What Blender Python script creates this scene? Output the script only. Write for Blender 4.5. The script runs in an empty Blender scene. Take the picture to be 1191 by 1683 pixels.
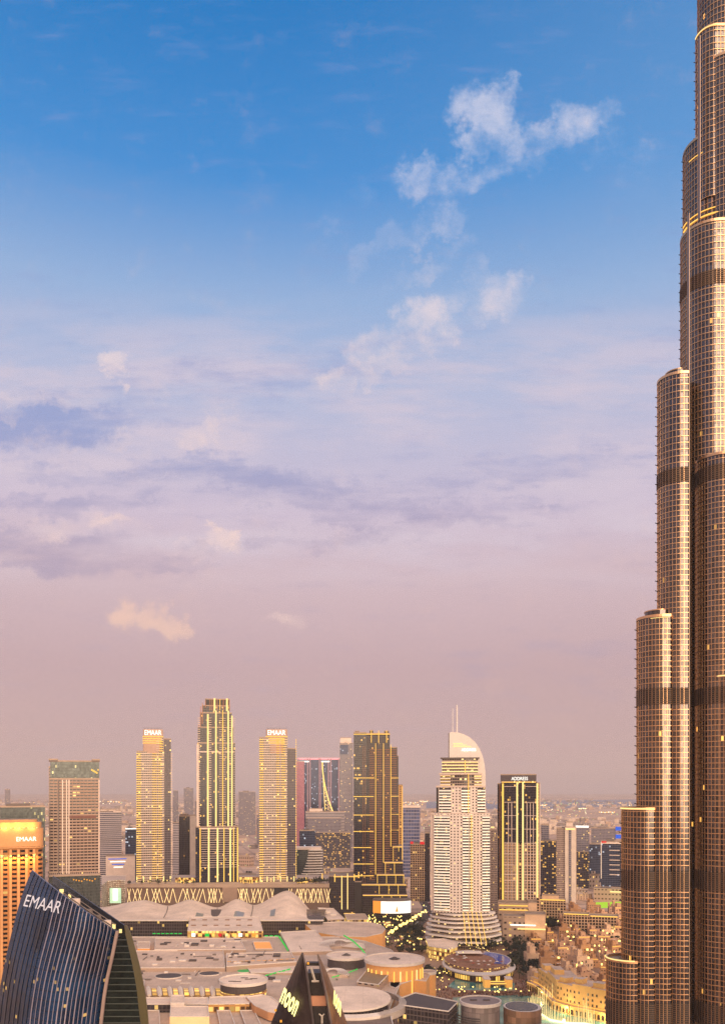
import bpy, math, random
from mathutils import Vector, noise as mnoise
R = math.radians
rnd = random.Random(7)
sc = bpy.context.scene
col = sc.collection
# ------------------------------------------------------------------ camera
CH, F, CX, HY = 200.0, 1400.0, 595.5, 1295.0
cam_d = bpy.data.cameras.new('camera'); cam = bpy.data.objects.new('camera', cam_d); col.objects.link(cam)
cam.location = (0, 0, CH); cam.rotation_euler = (R(90), 0, 0)
cam_d.sensor_fit = 'HORIZONTAL'; cam_d.sensor_width = 36; cam_d.lens = 36 * F / 1191
cam_d.shift_y = (HY - 841.5) / 1191; cam_d.clip_start = 1; cam_d.clip_end = 80000
sc.camera = cam
sc.view_settings.view_transform = 'Standard'; sc.view_settings.look = 'None'
sc.view_settings.exposure = 0; sc.view_settings.gamma = 1
sc.cycles.volume_bounces = 0; sc.cycles.max_bounces = 5; sc.cycles.diffuse_bounces = 2
sc.cycles.glossy_bounces = 3; sc.cycles.caustics_reflective = False; sc.cycles.caustics_refractive = False
sc.cycles.sample_clamp_indirect = 3; sc.cycles.use_denoising = True
try: sc.cycles.denoising_prefilter = 'FAST'
except Exception: pass

def lin(c):
    return tuple((x/255/12.92 if x/255 <= .04045 else ((x/255+.055)/1.055)**2.4) for x in c)
# ------------------------------------------------------------------ node helper
class NT:
    def __init__(s, tree): s.t = tree; s.n = tree.nodes; s.l = tree.links; s.n.clear()
    def add(s, typ, **kw):
        n = s.n.new(typ)
        for k, v in kw.items(): setattr(n, k, v)
        return n
    def put(s, sock, v):
        if isinstance(v, bpy.types.NodeSocket): s.l.new(v, sock)
        elif v is not None:
            if hasattr(sock.default_value, '__len__') and not hasattr(v, '__len__'): v = (v,) * len(sock.default_value)
            if hasattr(v, '__len__') and len(v) == 3 and len(sock.default_value) == 4: v = (*v, 1)
            sock.default_value = v
    def m(s, op, a, b=None, c=None, clamp=False):
        n = s.add('ShaderNodeMath', operation=op, use_clamp=clamp)
        for i, v in enumerate((a, b, c)):
            if v is not None: s.put(n.inputs[i], v)
        return n.outputs[0]
    def ss(s, x, a, b):
        n = s.add('ShaderNodeMapRange', interpolation_type='SMOOTHSTEP')
        s.put(n.inputs[0], x); s.put(n.inputs[1], a); s.put(n.inputs[2], b); n.inputs[3].default_value = 0; n.inputs[4].default_value = 1
        return n.outputs[0]
    def mix(s, f, a, b, mode='MIX'):
        n = s.add('ShaderNodeMix', data_type='RGBA', blend_type=mode)
        s.put(n.inputs[0], f); s.put(n.inputs[6], a); s.put(n.inputs[7], b)
        return n.outputs[2]
    def ramp(s, x, stops, interp='LINEAR'):
        n = s.add('ShaderNodeValToRGB'); r = n.color_ramp; r.interpolation = interp
        while len(r.elements) < len(stops): r.elements.new(1)
        for e, (p, c) in zip(r.elements, stops): e.position = p; e.color = (*c, 1)
        s.put(n.inputs[0], x); return n.outputs[0]
    def noise(s, vec, scale, detail=4, rough=.5):
        n = s.add('ShaderNodeTexNoise'); s.put(n.inputs['Vector'], vec)
        n.inputs['Scale'].default_value = scale; n.inputs['Detail'].default_value = detail; n.inputs['Roughness'].default_value = rough
        return n.outputs[0]
    def xyz(s, x, y, z=0):
        n = s.add('ShaderNodeCombineXYZ'); s.put(n.inputs[0], x); s.put(n.inputs[1], y); s.put(n.inputs[2], z); return n.outputs[0]
    def sep(s, v):
        n = s.add('ShaderNodeSeparateXYZ'); s.put(n.inputs[0], v); return n.outputs
# ------------------------------------------------------------------ sky
SUN_AZ = (0.36, -0.93)
SUN_EL = 14.0
world = bpy.data.worlds.new('World'); sc.world = world; world.use_nodes = True
w = NT(world.node_tree)
tc = w.add('ShaderNodeTexCoord'); d = tc.outputs['Generated']; dx, dy, dz = w.sep(d)
sky = w.add('ShaderNodeTexSky', sky_type='NISHITA'); sky.sun_disc = False
sky.sun_elevation = R(SUN_EL); sky.sun_rotation = math.atan2(SUN_AZ[0], SUN_AZ[1]); sky.altitude = 100; sky.dust_density = 2.5
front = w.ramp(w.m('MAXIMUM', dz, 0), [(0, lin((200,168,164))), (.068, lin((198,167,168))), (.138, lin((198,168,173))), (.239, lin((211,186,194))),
    (.303, lin((207,192,211))), (.418, lin((180,189,219))), (.494, lin((146,178,220))), (.58, lin((60,142,212))), (.68, lin((0,120,194))), (.74, lin((0,104,184))), (.84, lin((255,222,196)))])  # last stop: warm bright zenith added above the frame to light upward faces
# the east side of the picture is a little paler high up
pale = w.m('MULTIPLY', w.ss(dx, -.15, .5), w.m('MULTIPLY', w.ss(dz, .45, .6), .28))
front = w.mix(pale, front, lin((150,185,220)))
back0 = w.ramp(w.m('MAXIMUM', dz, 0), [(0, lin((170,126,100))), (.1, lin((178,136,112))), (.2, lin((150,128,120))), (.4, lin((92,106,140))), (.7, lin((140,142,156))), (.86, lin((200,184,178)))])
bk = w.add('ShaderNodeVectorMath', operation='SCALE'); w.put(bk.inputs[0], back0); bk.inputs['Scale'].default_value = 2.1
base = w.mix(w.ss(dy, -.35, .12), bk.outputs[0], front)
base = w.mix(w.ss(dz, -.002, -.03), base, lin((92,72,62)))
# after-sunset glow behind the camera
da = w.m('ADD', w.m('MULTIPLY', dx, SUN_AZ[0]), w.m('MULTIPLY', dy, SUN_AZ[1]))
hn = w.m('SQRT', w.m('SUBTRACT', 1.0001, w.m('MULTIPLY', dz, dz)))
ca = w.m('DIVIDE', da, hn)
glow = w.m('MULTIPLY', w.ss(ca, .86, 1.0), w.m('MULTIPLY', w.ss(dz, -.01, .04), w.m('SUBTRACT', 1, w.ss(dz, .18, .6))))
wide = w.m('MULTIPLY', w.ss(ca, .2, .95), w.m('MULTIPLY', w.ss(dz, -.01, .03), w.m('SUBTRACT', 1, w.ss(dz, .1, .5))))
# clouds: banks and wisps given by direction (front half of the sky only)
yy = w.m('MAXIMUM', dy, .05)
u = w.m('MULTIPLY', w.m('DIVIDE', dx, yy), 1.4); v = w.m('MULTIPLY', w.m('DIVIDE', dz, yy), 1.4)
uv = w.xyz(u, v, 0)
n1 = w.noise(uv, 9, 6, .6); n2 = w.noise(w.xyz(w.m('ADD', u, 5.3), v, .7), 9, 6, .6)
n3 = w.noise(w.xyz(u, v, 2.2), 14, 12, .66)
uu = w.m('ADD', u, w.m('MULTIPLY', w.m('SUBTRACT', n1, .5), .13)); vv = w.m('ADD', v, w.m('MULTIPLY', w.m('SUBTRACT', n2, .5), .13))
n4 = w.noise(w.xyz(u, v, 4.4), 38, 5, .7); n5 = w.noise(w.xyz(w.m('ADD', u, 3.1), v, 6.4), 38, 5, .7)
uu = w.m('ADD', uu, w.m('MULTIPLY', w.m('SUBTRACT', n4, .5), .06)); vv = w.m('ADD', vv, w.m('MULTIPLY', w.m('SUBTRACT', n5, .5), .06))
def cloud(px, py, rx, ry, tilt, a):
    cu, cv = (px - CX) / 1000, (HY - py) / 1000; t = R(tilt); rx /= 1000; ry /= 1000
    du = w.m('SUBTRACT', uu, cu); dv = w.m('SUBTRACT', vv, cv)
    p = w.m('MULTIPLY_ADD', du, math.cos(t) / rx, w.m('MULTIPLY', dv, math.sin(t) / rx))
    q = w.m('MULTIPLY_ADD', dv, math.cos(t) / ry, w.m('MULTIPLY', du, -math.sin(t) / ry))
    r2 = w.m('ADD', w.m('MULTIPLY', p, p), w.m('MULTIPLY', q, q))
    return w.m('MULTIPLY', w.m('SUBTRACT', 1, w.ss(r2, .0, 1.35)), a)
def bank(lst):
    acc = None
    for c in lst:
        k = cloud(*c); acc = k if acc is None else w.m('MAXIMUM', acc, k)
    return acc
puffs = bank([(800,188,60,68,70,1.0),(838,150,20,24,0,.8),(775,235,34,30,0,.75),(832,245,46,40,60,.7),(700,292,66,42,10,.85),(742,358,34,28,20,.55),(945,205,46,48,0,.65),
    (995,192,30,32,0,.42),(885,230,60,34,0,.45),(790,290,60,36,20,.5),(585,330,42,22,0,.25),(520,365,34,16,0,.2),
    (700,535,58,58,30,1.0),(625,570,60,36,20,.72),(818,482,66,42,-5,.72),(768,450,28,38,0,.48),(765,520,36,30,0,.5),(560,625,40,24,0,.5),(640,400,100,26,30,.35),
    (195,603,26,34,0,1.0),(325,715,34,34,0,.6),(185,866,34,14,0,.65),(370,883,46,24,-12,1.0),(296,884,12,10,0,.5),(5,688,40,16,0,.5),(560,300,50,20,0,.12),
    (1070,240,40,30,0,.22),(1050,300,60,40,0,.2),(480,1022,46,14,5,.4),(235,640,50,20,0,.3)])
wisp = bank([(700,430,110,24,32,.5),(740,330,90,30,40,.6),(860,265,90,36,10,.55),(900,215,70,26,10,.5),(810,250,90,60,20,.5),(660,590,130,30,22,.7),(760,500,90,44,10,.6),(590,615,110,26,15,.6),(560,360,90,30,10,.3),(980,230,60,50,0,.35),(1060,270,70,40,0,.3),(120,720,160,20,5,.5),(330,720,120,40,0,.45),(340,900,120,26,0,.6),(150,870,130,24,0,.6),(60,660,90,20,5,.5),(470,1025,90,20,0,.4)])
low = bank([(200,1005,42,28,0,1.25),(262,1014,60,30,-5,1.3),(300,1018,32,20,0,1.1)])
pd = w.ss(w.m('MULTIPLY_ADD', w.m('SUBTRACT', n3, .5), w.m('ADD', .7, w.m('MULTIPLY', puffs, 3.6)), w.m('MULTIPLY', puffs, 1.3)), .0, 1.9)
wd = w.ss(w.m('ADD', wisp, w.m('MULTIPLY', w.m('SUBTRACT', n3, .5), 2.6)), .15, 1.3)
ld = w.ss(w.m('ADD', low, w.m('MULTIPLY', w.m('SUBTRACT', n3, .5), 2.2)), .1, 1.7)
dark = bank([(70,700,190,46,10,1.1),(10,712,120,36,5,.9),(180,775,300,22,2,.5),(260,800,120,16,0,.6),(470,800,160,30,-4,.9),(330,640,330,50,6,.38),(120,830,170,20,4,.6),(430,790,260,34,-7,.75),(600,840,300,24,-6,.7),(700,870,330,20,6,.5),(60,905,240,36,-6,.8),(200,930,150,14,0,.55),(330,905,160,16,3,.5),
    (800,790,340,40,8,.45),(560,600,180,30,14,.42),(950,1075,260,50,6,.3)])
nw = w.noise(w.xyz(w.m('MULTIPLY', u, .55), w.m('MULTIPLY', v, 2.6), 3.1), 6, 7, .6)
nw2 = w.noise(w.xyz(w.m('MULTIPLY', u, .8), w.m('MULTIPLY', v, 3.4), 8.1), 11, 6, .62)
dk = w.ss(w.m('ADD', dark, w.m('MULTIPLY', w.m('SUBTRACT', nw2, .5), 2.2)), .0, 1.25)
veil_zone = w.m('MULTIPLY', w.ss(v, .30, .42), w.m('SUBTRACT', 1, w.ss(v, .66, .84)))
veil = w.m('MULTIPLY', w.ss(nw, .38, .68), veil_zone)
c0 = w.mix(w.m('MULTIPLY', veil, .75), base, lin((216,202,216)))
c0 = w.mix(w.m('MULTIPLY', dk, .78), c0, w.mix(w.ss(v, .35, .62), lin((172,158,184)), lin((138,156,206))))
pc = w.mix(w.ss(v, .45, 1.05), lin((255,222,208)), lin((206,210,232)))
c1 = w.mix(w.m('MULTIPLY', w.m('MULTIPLY', wd, w.ss(wisp, .0, .3)), .42), c0, pc); c1 = w.mix(w.m('MULTIPLY', w.m('MULTIPLY', pd, w.ss(puffs, .0, .25)), .82), c1, pc)
c1 = w.mix(w.m('MULTIPLY', ld, .7), c1, lin((252,208,184)))
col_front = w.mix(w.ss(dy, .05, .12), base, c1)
def addc(a, c, f):
    vm = w.mix(1, (0,0,0), c); n = w.add('ShaderNodeVectorMath', operation='SCALE'); w.put(n.inputs[0], c); w.put(n.inputs['Scale'], f)
    k = w.add('ShaderNodeVectorMath', operation='ADD'); w.put(k.inputs[0], a); w.put(k.inputs[1], n.outputs[0]); return k.outputs[0]
GLOW = w.m('MULTIPLY', glow, .5); WIDE = w.m('MULTIPLY', wide, .75)
c2 = addc(col_front, (1.0, .60, .22), GLOW); c2 = addc(c2, (1.0, .56, .27), WIDE)
sk = w.add('ShaderNodeVectorMath', operation='SCALE'); w.put(sk.inputs[0], sky.outputs[0]); sk.inputs['Scale'].default_value = .03
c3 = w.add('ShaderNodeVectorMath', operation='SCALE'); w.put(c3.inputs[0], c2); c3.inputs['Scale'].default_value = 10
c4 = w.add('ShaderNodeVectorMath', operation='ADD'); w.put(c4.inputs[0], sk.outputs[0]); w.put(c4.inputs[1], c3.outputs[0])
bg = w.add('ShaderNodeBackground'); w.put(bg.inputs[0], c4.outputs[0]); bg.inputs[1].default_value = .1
wo = w.add('ShaderNodeOutputWorld'); w.l.new(bg.outputs[0], wo.inputs[0])
world.cycles.sampling_method = 'MANUAL'; world.cycles.sample_map_resolution = 512
# ------------------------------------------------------------------ sun (just above the horizon, behind and to the right of the camera)
sun_d = bpy.data.lights.new('sun', 'SUN'); sun = bpy.data.objects.new('sun', sun_d); col.objects.link(sun)
sun_d.energy = 4.8; sun_d.angle = R(56); sun_d.color = (1, .77, .54)
sun.rotation_euler = Vector((SUN_AZ[0], SUN_AZ[1], math.tan(R(SUN_EL)))).to_track_quat('Z', 'Y').to_euler()
sun.location = (300, -900, 400)
# ------------------------------------------------------------------ scene helpers
def X(px, Y): return (px - CX) * Y / F
def Z(py, Y): return CH - (py - HY) * Y / F
def G(px, py, z=0):
    Y = (CH - z) * F / (py - HY); return (X(px, Y), Y)
def tag(o, label=None, cat=None, group=None, kind=None):
    if label: o['label'] = label
    if cat: o['category'] = cat
    if group: o['group'] = group
    if kind: o['kind'] = kind
    return o
def thing(name, label, cat, loc=(0,0,0), rz=0, group=None):
    o = bpy.data.objects.new(name, None); col.objects.link(o); o.location = loc; o.rotation_euler = (0, 0, rz); o.empty_display_size = 5
    return tag(o, label, cat, group)
def dup(o, parent=None, loc=None, label=None):
    c = o.copy(); col.objects.link(c)
    c.parent = parent
    if loc is not None: c.location = loc
    if label: c['label'] = label
    for ch in list(KIDS.get(o.name, [])):
        k = dup(ch, c)
    return c
KIDS = {}
class MB:
    def __init__(s): s.v = []; s.f = []; s.uv = []; s.mi = []
    def face(s, pts, uvs=None, m=0):
        i = len(s.v); s.v += [tuple(p) for p in pts]; s.f.append(tuple(range(i, i + len(pts)))); s.mi.append(m)
        s.uv += uvs if uvs else [(0, 0)] * len(pts); return s
    def prism(s, poly, z0, z1, m=0, mt=None, closed=True, cap=True, u0=0, bottom=True, poly2=None):
        n = len(poly); a = 0
        for k in range(n): a += poly[k][0] * poly[(k+1) % n][1] - poly[(k+1) % n][0] * poly[k][1]
        if a < 0: poly = poly[::-1]; poly2 = poly2[::-1] if poly2 else None
        p2 = poly2 or poly; U = u0
        for k in range(n if closed else n - 1):
            p, q = poly[k], poly[(k+1) % n]; pp, qq = p2[k], p2[(k+1) % n]
            L = math.hypot(q[0]-p[0], q[1]-p[1])
            if L < 1e-5: continue
            s.face([(p[0],p[1],z0),(q[0],q[1],z0),(qq[0],qq[1],z1),(pp[0],pp[1],z1)], [(U,z0),(U+L,z0),(U+L,z1),(U,z1)], m); U += L
        if cap:
            mt = m if mt is None else mt
            s.face([(p[0],p[1],z1) for p in p2], [(p[0]*.01,p[1]*.01) for p in p2] if mt == m else [(p[0],p[1]) for p in p2], mt)
            if bottom: s.face([(p[0],p[1],z0) for p in poly[::-1]], None, mt)
        return s
    def box(s, x0, x1, y0, y1, z0, z1, m=0, mt=None):
        return s.prism([(x0,y0),(x1,y0),(x1,y1),(x0,y1)], z0, z1, m, mt)
    def bar(s, a, b, r, m=0, n=4):
        a = Vector(a); b = Vector(b); dd = (b - a).normalized(); e = dd.orthogonal().normalized(); g = dd.cross(e); L = (b-a).length
        ra, rb = r if isinstance(r, tuple) else (r, r)
        ring = [(math.cos((k+.5)*2*math.pi/n), math.sin((k+.5)*2*math.pi/n)) for k in range(n)]
        A = [a + (e*c + g*t)*ra for c, t in ring]; B = [b + (e*c + g*t)*rb for c, t in ring]
        for k in range(n):
            j = (k+1) % n; s.face([A[k], A[j], B[j], B[k]], [(k*.3,0),(k*.3+.3,0),(k*.3+.3,L),(k*.3,L)], m)
        s.face(A[::-1], None, m); s.face(B, None, m); return s
    def grid(s, P, m=0, thick=None, us=1):
        nu, nv = len(P), len(P[0])
        def sheet(Q, flip):
            for i in range(nu-1):
                for j in range(nv-1):
                    q = [Q[i][j], Q[i+1][j], Q[i+1][j+1], Q[i][j+1]]; uvq = [(i*us,j*us),(i*us+us,j*us),(i*us+us,j*us+us),(i*us,j*us+us)]
                    if flip: q = q[::-1]; uvq = uvq[::-1]
                    s.face(q, uvq, m)
        sheet(P, False)
        if thick:
            t = Vector(thick); Q = [[Vector(p) + t for p in r] for r in P]; sheet(Q, True)
            for i in range(nu-1):
                s.face([P[i+1][0], P[i][0], Q[i][0], Q[i+1][0]], None, m); s.face([P[i][-1], P[i+1][-1], Q[i+1][-1], Q[i][-1]], None, m)
            for j in range(nv-1):
                s.face([P[0][j], P[0][j+1], Q[0][j+1], Q[0][j]], None, m); s.face([P[-1][j+1], P[-1][j], Q[-1][j], Q[-1][j+1]], None, m)
        return s
    def mesh(s, name, mats, smooth=False):
        me = bpy.data.meshes.new(name); me.from_pydata(s.v, [], s.f); me.polygons.foreach_set('material_index', s.mi)
        ul = me.uv_layers.new(name='UVMap'); ul.data.foreach_set('uv', [c for p in s.uv for c in p])
        for m in (mats if isinstance(mats, (list, tuple)) else [mats]): me.materials.append(m)
        me.update()
        if smooth:
            import bmesh
            b = bmesh.new(); b.from_mesh(me); bmesh.ops.remove_doubles(b, verts=b.verts, dist=.002); b.to_mesh(me); b.free()
            me.polygons.foreach_set('use_smooth', [True]*len(me.polygons))
        return me
    def build(s, name, mats, parent=None, label=None, loc=None, smooth=False):
        return link(name, s.mesh(name, mats, smooth), parent, label, loc)
def link(name, me, parent=None, label=None, loc=None):
    o = bpy.data.objects.new(name, me); col.objects.link(o)
    if parent is not None: o.parent = parent; KIDS.setdefault(parent.name, []).append(o)
    if label: o['label'] = label
    if loc is not None: o.location = loc
    return o
def arc(cx, cy, rx, ry, a0, a1, n):
    return [(cx + rx*math.cos(R(a0+(a1-a0)*k/n)), cy + ry*math.sin(R(a0+(a1-a0)*k/n))) for k in range(n+1)]
def circle(cx, cy, rx, ry=None, n=40): return arc(cx, cy, rx, ry or rx, 0, 360*(n-1)/n, n-1)
def offset(poly, dd):
    n = len(poly); a = sum(poly[k][0]*poly[(k+1)%n][1]-poly[(k+1)%n][0]*poly[k][1] for k in range(n)); sg = 1 if a > 0 else -1; out = []
    for k in range(n):
        p, q, r = Vector(poly[k-1]), Vector(poly[k]), Vector(poly[(k+1)%n]); e = (q-p).normalized(); g = (r-q).normalized()
        n1 = Vector((e.y,-e.x))*sg; n2 = Vector((g.y,-g.x))*sg; b = n1+n2
        if b.length < .3: b = n1
        b = b.normalized(); c = max(.4, b.dot(n1)); out.append(tuple(q + b*dd/c))
    return out
TXT = {}
def text(body, name, mat, parent, loc, height, width=None, rot=(R(90),0,0), ext=.1, shear=0, space=1.0):
    cu = bpy.data.curves.new(name, 'FONT');  cu.body = body; cu.extrude = ext; cu.shear = shear; cu.space_character = space; cu.align_x = 'LEFT'
    to = bpy.data.objects.new(name + '_tmp', cu); col.objects.link(to); bpy.context.view_layer.update()
    me = bpy.data.meshes.new_from_object(to.evaluated_get(bpy.context.evaluated_depsgraph_get())); bpy.data.objects.remove(to)
    xs = [q.co.x for q in me.vertices]; ys = [q.co.y for q in me.vertices]; x0, x1, y0, y1 = min(xs), max(xs), min(ys), max(ys)
    sy = height/(y1-y0); sx = (width/(x1-x0)) if width else sy
    for q in me.vertices: q.co.x = (q.co.x-(x0+x1)/2)*sx; q.co.y = (q.co.y-(y0+y1)/2)*sy
    me.materials.clear(); me.materials.append(mat); me.name = name
    o = link(name, me, parent); o.location = loc; o.rotation_euler = rot; return o
# ------------------------------------------------------------------ materials
def simple(name, c, rough=.6, metal=0, var=.12, scale=.08, emit=None, es=0, spec=.5):
    m = bpy.data.materials.new(name); m.use_nodes = True; t = NT(m.node_tree)
    b = t.add('ShaderNodeBsdfPrincipled'); o = t.add('ShaderNodeOutputMaterial'); t.l.new(b.outputs[0], o.inputs[0])
    g = t.add('ShaderNodeNewGeometry').outputs['Position']
    n = t.noise(g, scale, 5, .6); nf = t.noise(g, scale*9, 3, .6)
    f = t.m('MULTIPLY', t.m('ADD', t.m('SUBTRACT', n, .5), t.m('MULTIPLY', t.m('SUBTRACT', nf, .5), .6)), 2*var*2)
    k = t.m('ADD', 1, f)
    vm = t.add('ShaderNodeVectorMath', operation='SCALE'); vm.inputs[0].default_value = lin(c); t.put(vm.inputs['Scale'], k)
    t.put(b.inputs['Base Color'], vm.outputs[0]); b.inputs['Roughness'].default_value = rough; b.inputs['Metallic'].default_value = metal
    b.inputs['Specular IOR Level'].default_value = spec
    if emit:
        b.inputs['Emission Color'].default_value = (*lin(emit), 1); b.inputs['Emission Strength'].default_value = es
        m.cycles.emission_sampling = 'NONE' if es < 30 else 'AUTO'
    return m
def glow_mat(name, c, s, sample=False):
    m = bpy.data.materials.new(name); m.use_nodes = True; t = NT(m.node_tree)
    e = t.add('ShaderNodeEmission'); e.inputs[0].default_value = (*lin(c), 1); e.inputs[1].default_value = s
    o = t.add('ShaderNodeOutputMaterial'); t.l.new(e.outputs[0], o.inputs[0])
    m.cycles.emission_sampling = 'AUTO' if sample else 'NONE'; return m
def facade(name, wall, glass, fh=3.5, bay=3.2, wf=.6, hf=.55, lit=.08, litc=(255,205,110), ls=1.6, grough=.12, gmetal=0., wrough=.75, gvar=.5, wmetal=0, litrow=0):
    """walls of window bays in metres of wall run (UV) - frame, glass, dirt and some windows with the light on"""
    m = bpy.data.materials.new(name); m.use_nodes = True; t = NT(m.node_tree)
    b = t.add('ShaderNodeBsdfPrincipled'); o = t.add('ShaderNodeOutputMaterial'); t.l.new(b.outputs[0], o.inputs[0])
    uvn = t.add('ShaderNodeUVMap'); ux, uy, _ = t.sep(uvn.outputs[0])
    a = t.m('DIVIDE', ux, bay); c = t.m('DIVIDE', uy, fh); fa = t.m('FRACT', a); fc = t.m('FRACT', c); ia = t.m('FLOOR', a); ic = t.m('FLOOR', c)
    ea = t.m('ABSOLUTE', t.m('SUBTRACT', fa, .5)); ec = t.m('ABSOLUTE', t.m('SUBTRACT', fc, .5))
    mask = t.m('MULTIPLY', t.m('LESS_THAN', ea, wf/2), t.m('LESS_THAN', ec, hf/2))
    oi = t.add('ShaderNodeObjectInfo').outputs['Random']
    wn = t.add('ShaderNodeTexWhiteNoise', noise_dimensions='3D'); t.put(wn.inputs['Vector'], t.xyz(ia, ic, t.m('MULTIPLY', oi, 97)))
    r = wn.outputs['Value']
    wn2 = t.add('ShaderNodeTexWhiteNoise', noise_dimensions='3D'); t.put(wn2.inputs['Vector'], t.xyz(ia, ic, t.m('MULTIPLY_ADD', oi, 31, 7.7))); r2 = wn2.outputs['Value']
    g = t.add('ShaderNodeNewGeometry').outputs['Position']
    n = t.noise(g, .03, 5, .6); nf = t.noise(g, .4, 4, .6)
    k = t.m('ADD', .82, t.m('MULTIPLY', t.m('ADD', n, t.m('MULTIPLY', nf, .5)), .26))
    wv = t.add('ShaderNodeVectorMath', operation='SCALE'); wv.inputs[0].default_value = lin(wall); t.put(wv.inputs['Scale'], k)
    gv = t.add('ShaderNodeVectorMath', operation='SCALE'); gv.inputs[0].default_value = lin(glass); t.put(gv.inputs['Scale'], t.m('ADD', 1-gvar/2, t.m('MULTIPLY', r2, gvar*1.4)))
    t.put(b.inputs['Base Color'], t.mix(mask, wv.outputs[0], gv.outputs[0]))
    t.put(b.inputs['Roughness'], t.m('ADD', wrough, t.m('MULTIPLY', mask, grough - wrough)))
    t.put(b.inputs['Metallic'], t.m('ADD', wmetal, t.m('MULTIPLY', mask, gmetal - wmetal)))
    if lit > 0:
        on = t.m('MULTIPLY', mask, t.m('GREATER_THAN', r, 1 - lit))
        b.inputs['Emission Color'].default_value = (*lin(litc), 1)
        t.put(b.inputs['Emission Strength'], t.m('MULTIPLY', on, t.m('MULTIPLY', t.m('ADD', .35, r2), ls)))
    m.cycles.emission_sampling = 'NONE'; return m
# ------------------------------------------------------------------ materials in use
GOLD = glow_mat('gold_led', (255,196,92), 1.5)
GOLDB = glow_mat('gold_led_bright', (255,218,138), 1.55)
AMBER = glow_mat('amber_light', (255,165,60), 1.2)
WHITE_L = glow_mat('white_sign_light', (255,246,232), 2.0)
GREEN_L = glow_mat('green_led', (60,225,90), .9)
BLUE_L = glow_mat('blue_led', (60,110,230), 1.0)
RED_L = glow_mat('red_led', (240,50,50), 1.0)
# ------------------------------------------------------------------ ground
def ground_mat():
    m = bpy.data.materials.new('desert_city_ground'); m.use_nodes = True; t = NT(m.node_tree)
    b = t.add('ShaderNodeBsdfPrincipled'); o = t.add('ShaderNodeOutputMaterial'); t.l.new(b.outputs[0], o.inputs[0])
    g = t.add('ShaderNodeNewGeometry').outputs['Position']
    n1 = t.noise(g, .0009, 6, .6); n2 = t.noise(g, .006, 5, .65); n3 = t.noise(g, .05, 4, .6)
    a = t.mix(t.ss(n1, .42, .6), lin((186,150,128)), lin((214,180,156)))
    a = t.mix(t.m('MULTIPLY', t.ss(n2, .5, .68), .65), a, lin((96,78,68)))
    a = t.mix(t.m('MULTIPLY', t.ss(n3, .45, .75), .35), a, lin((190,160,138)))
    gx, gy, gz = t.sep(g)
    # street grid of the quarters on the plain
    rx = t.m('ABSOLUTE', t.m('SUBTRACT', t.m('FRACT', t.m('DIVIDE', t.m('MULTIPLY_ADD', gy, .25, gx), 90)), .5))
    ry = t.m('ABSOLUTE', t.m('SUBTRACT', t.m('FRACT', t.m('DIVIDE', t.m('MULTIPLY_ADD', gx, -.25, gy), 130)), .5))
    road = t.m('MAXIMUM', t.m('LESS_THAN', rx, .045), t.m('LESS_THAN', ry, .04))
    road = t.m('MULTIPLY', road, t.ss(gy, 1250, 1500))
    a = t.mix(t.m('MULTIPLY', road, .35), a, lin((84,72,68)))
    t.put(b.inputs['Base Color'], a); b.inputs['Roughness'].default_value = .95
    return m
gm = MB(); gm.face([(-26000,-2900,0),(26000,-2900,0),(26000,27000,0),(-26000,27000,0)])
tag(gm.build('ground', ground_mat()), kind='structure')
# ------------------------------------------------------------------ haze
hz = bpy.data.materials.new('evening_haze'); hz.use_nodes = True; t = NT(hz.node_tree)
pv = t.add('ShaderNodeVolumePrincipled'); t.put(pv.inputs['Color'], (.98,.85,.84,1)); pv.inputs['Density'].default_value = 5.2e-5; pv.inputs['Anisotropy'].default_value = 0
o_ = t.add('ShaderNodeOutputMaterial'); t.l.new(pv.outputs[0], o_.inputs['Volume'])
tag(MB().box(-26500, 26500, -3000, 27500, -1, 836).build('haze', hz), kind='stuff')
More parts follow.
